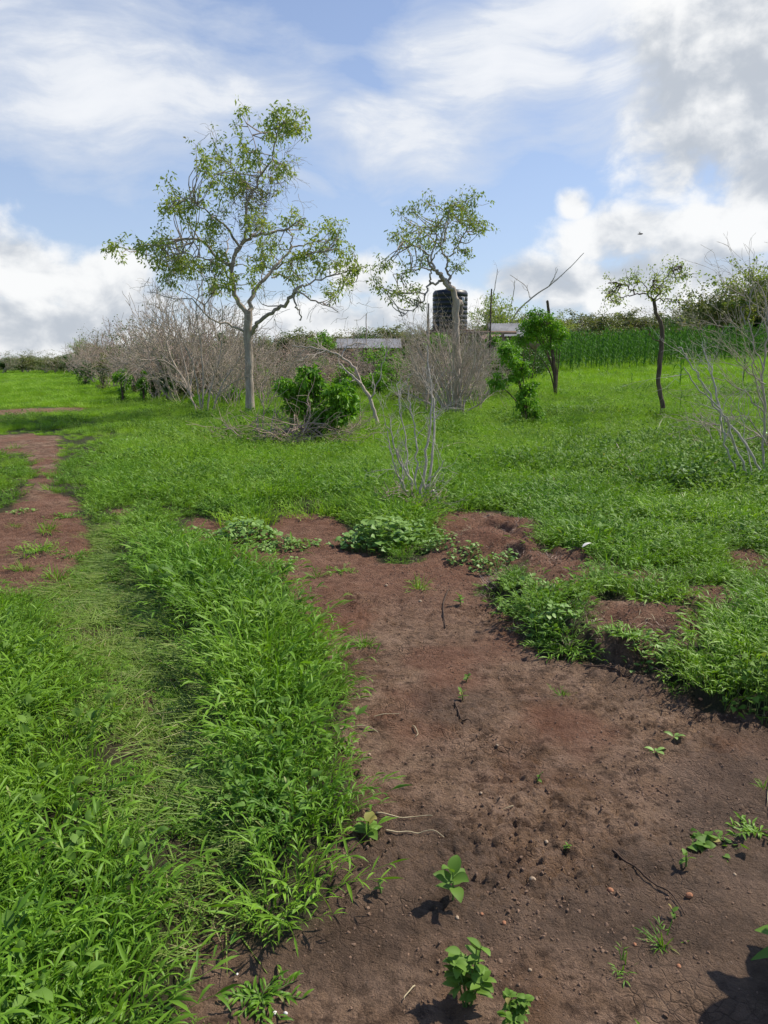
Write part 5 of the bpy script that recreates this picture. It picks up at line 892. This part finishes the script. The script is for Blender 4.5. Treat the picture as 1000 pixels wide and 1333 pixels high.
# white scrap in the grass
g = ground(757, 742); mb = MB(); c = g + [0, 0, .17]; leaves(mb, [c], [[.5, .2, .35]], [[0, 0, 1.]], .10, .035, .3, 6, 'ovate', .3, .5); V0 = mb.V[0]; mb.add(V0 - [0, 0, .002], mb.F[0][:, ::-1], .5); tag(mb.build('scrap', M['shell'], origin=tuple(c)), 'small white scrap caught in the grass above the bank', 'litter')
# bird
c = at(833, 305, 60.); rb = thing('bird', c, 'small dark bird flying before the clouds at the right', 'bird'); mb = MB(); tube(mb, spline([c + [-.16, 0, .0], c + [-.08, 0, .02], c + [.04, 0, .02], c + [.13, 0, .03], c + [.19, 0, .035], c + [.23, 0, .03]], 3), np.interp(np.linspace(0, 1, 16), [0, .3, .6, .8, .9, 1], [.015, .05, .055, .035, .035, .005]), 8); mb.build('body', M['feather'], rb)
for s_ in (-1, 1): mb = MB(); leaves(mb, [c + [.04, 0, .04]], [[-.3, s_ * .6, .75]], [[1, 0, .2]], .33, .12, .2, 6, 'lance', .1, .5); mb.build('wing', M['feather'], rb)
# ------------------------------------------------------------------ camera, sun, sky
cam = bpy.data.cameras.new('camera'); co = bpy.data.objects.new('camera', cam); C.collection.objects.link(co); co.location = (0, 0, EYE)
co.rotation_euler = (math.pi / 2 - PITCH, 0, 0); cam.sensor_fit = 'VERTICAL'; cam.sensor_height = 36; cam.lens = 36 * F / 1333; cam.clip_end = 4000; cam.clip_start = .05; C.camera = co
SEL, SAZ = rad(50), rad(62)                        # sun elevation, azimuth from +Y towards +X
s = Vector((math.cos(SEL) * math.sin(SAZ), math.cos(SEL) * math.cos(SAZ), math.sin(SEL)))
sun = bpy.data.lights.new('sun', 'SUN'); sun.energy = 5.0; sun.angle = rad(.9); sun.color = (1, .93, .80); so = bpy.data.objects.new('sun', sun); C.collection.objects.link(so)
so.rotation_euler = (-s).to_track_quat('-Z', 'Y').to_euler()
w = bpy.data.worlds.new('World'); C.world = w; w.use_nodes = True; nt = w.node_tree; nt.nodes.clear(); L = nt.links.new
def azel(px, py):
    d = ray(px, py); d = d / np.linalg.norm(d); return math.atan2(d[0], d[1]), math.asin(d[2])
tc = N(nt, 'ShaderNodeTexCoord'); sep = N(nt, 'ShaderNodeSeparateXYZ'); L(tc.outputs['Generated'], sep.inputs[0])
az = math_(nt, 'ARCTAN2', sep.outputs[0], sep.outputs[1]); el = math_(nt, 'ARCSINE', sep.outputs[2]); P = N(nt, 'ShaderNodeCombineXYZ'); L(az, P.inputs[0]); L(el, P.inputs[1]); P = P.outputs[0]
# cloud density group in (azimuth, elevation): heaps at given bearings, broken up by noise
def warped(warp, scale):
    wn = N(nt, 'ShaderNodeTexNoise', i_Scale=scale, i_Detail=2.); L(P, wn.inputs['Vector'])
    vs = N(nt, 'ShaderNodeVectorMath', operation='MULTIPLY_ADD'); L(wn.outputs['Color'], vs.inputs[0]); vs.inputs[1].default_value = (warp, warp * .6, 0)
    v2 = N(nt, 'ShaderNodeVectorMath', operation='SUBTRACT'); L(P, v2.inputs[0]); v2.inputs[1].default_value = (warp * .5, warp * .3, 0); L(v2.outputs[0], vs.inputs[2]); return vs.outputs[0]
def blobs(vec, lst):
    acc = None
    for (px, py, rx, ry, a) in lst:
        c = azel(px, py); kx, ky = F / rx, F / ry
        mp = N(nt, 'ShaderNodeVectorMath', operation='MULTIPLY_ADD'); L(vec, mp.inputs[0]); mp.inputs[1].default_value = (kx, ky, 0); mp.inputs[2].default_value = (-c[0] * kx, -c[1] * ky, 0)
        ln = N(nt, 'ShaderNodeVectorMath', operation='LENGTH'); L(mp.outputs[0], ln.inputs[0]); m_ = N(nt, 'ShaderNodeMapRange', i_1=1.25, i_2=0., i_3=0., i_4=a, interpolation_type='SMOOTHSTEP'); L(ln.outputs['Value'], m_.inputs[0])
        acc = m_.outputs[0] if acc is None else math_(nt, 'MAXIMUM', acc, m_.outputs[0])
    return acc
def cnoise(vec, scale, detail, rough, stretch, off=(0, 0, 0)):
    ms = N(nt, 'ShaderNodeMapping'); ms.inputs['Scale'].default_value = stretch; ms.inputs['Location'].default_value = tuple(o * k for o, k in zip(off, stretch)); L(vec, ms.inputs[0])
    no = N(nt, 'ShaderNodeTexNoise', i_Scale=scale, i_Detail=detail, i_Roughness=rough); L(ms.outputs[0], no.inputs['Vector']); return no.outputs['Fac']
def mr(x, a, b, c=0., d=1., t='SMOOTHSTEP'):
    n = N(nt, 'ShaderNodeMapRange', i_1=a, i_2=b, i_3=c, i_4=d, interpolation_type=t); L(x, n.inputs[0]); return n.outputs[0]
CUM = [(-60, 335, 130, 95, 1.0), (30, 350, 110, 70, 1.1), (125, 368, 105, 56, 1.1), (190, 400, 90, 50, .95), (60, 430, 300, 70, 1.0), (500, 475, 1400, 34, .95), (470, 360, 70, 42, .95), (400, 420, 300, 52, .85), (560, 400, 230, 66, .85), (690, 370, 110, 55, .85),
       (752, 262, 44, 38, .95), (800, 305, 130, 60, .95), (940, 305, 150, 60, 1.1), (860, 375, 320, 80, .95), (915, 110, 190, 240, .85), (1020, 60, 180, 280, 1.15), (1060, 220, 190, 160, 1.1), (-300, 400, 260, 90, .9), (1500, 350, 400, 160, .9)]
HI = [(180, 120, 380, 115, .86), (60, 50, 320, 100, .80), (110, 205, 270, 28, .5), (330, 190, 200, 50, .5), (640, 90, 190, 130, 1.0), (540, 185, 260, 80, .86), (720, 20, 230, 70, 1.0), (385, 243, 70, 22, .5), (505, 260, 34, 9, .38), (780, 110, 170, 110, .75), (1100, -100, 400, 300, .8)]
DARK = [(500, 480, 1400, 30, .5), (60, 415, 260, 42, 1.0), (440, 420, 200, 34, .7), (860, 352, 330, 34, 1.0), (980, 110, 190, 150, .95), (930, 20, 160, 80, .7), (700, 420, 300, 26, .6), (690, 330, 90, 30, .7)]
vc = warped(.055, 8.); vh = warped(.20, 4.)
S1 = (1, 1.25, 1); n0 = cnoise(vc, 10., 7., .58, S1); n1 = cnoise(vc, 10., 5., .55, S1, (.012, .022, 0)); n2 = cnoise(vc, 10., 3., .5, S1, (.02, .05, 0))
dc = math_(nt, 'ADD', blobs(vc, CUM), math_(nt, 'MULTIPLY_ADD', n0, 1.5, -.78)); nh = cnoise(vh, 4.5, 7., .60, (1, 3.0, 1)); dh = math_(nt, 'ADD', blobs(vh, HI), math_(nt, 'MULTIPLY_ADD', nh, 1.7, -.86))
dk = blobs(vc, DARK)
sky = N(nt, 'ShaderNodeTexSky', sky_type='NISHITA', sun_disc=False, sun_elevation=SEL, sun_rotation=SAZ, air_density=1.0, dust_density=.6, ozone_density=2.5)
skyc = mixc(nt, 1.0, sky.outputs[0], (.098, .107, .130), 'MULTIPLY')
skyc = mixc(nt, math_(nt, 'MULTIPLY', mr(el, .0, .42, .52, .26, 'LINEAR'), mr(el, .42, .8, 1., 0.)), skyc, (.66, .77, .92))
ac = mr(dc, .30, .74); ah = mr(dh, .24, .84, 0, .95, 'LINEAR')
lit = math_(nt, 'ADD', math_(nt, 'MULTIPLY', math_(nt, 'SUBTRACT', n0, n1), 1.5), math_(nt, 'MULTIPLY', math_(nt, 'SUBTRACT', n0, n2), 1.2))
lit = math_(nt, 'SUBTRACT', lit, math_(nt, 'MULTIPLY', dk, .55)); litf = mr(lit, -.72, .16)
cc = mixc(nt, litf, (.52, .565, .63), (.96, .965, .965))
hc = mixc(nt, mr(dh, .5, 1.1), (.68, .735, .83), (.90, .92, .955))
o1 = mixc(nt, ah, skyc, hc); o2 = mixc(nt, math_(nt, 'MULTIPLY', ac, .96), o1, cc)
bg = N(nt, 'ShaderNodeBackground', i_Strength=1.0); L(o2, bg.inputs[0]); wo = N(nt, 'ShaderNodeOutputWorld'); L(bg.outputs[0], wo.inputs[0])
C.view_settings.view_transform = 'Standard'; C.view_settings.look = 'None'; C.view_settings.exposure = .03; C.view_settings.gamma = 1
w.cycles.sampling_method = 'MANUAL'; w.cycles.sample_map_resolution = 512; C.cycles.max_bounces = 5; C.cycles.transparent_max_bounces = 4; C.cycles.diffuse_bounces = 2; C.cycles.glossy_bounces = 2; C.cycles.transmission_bounces = 3
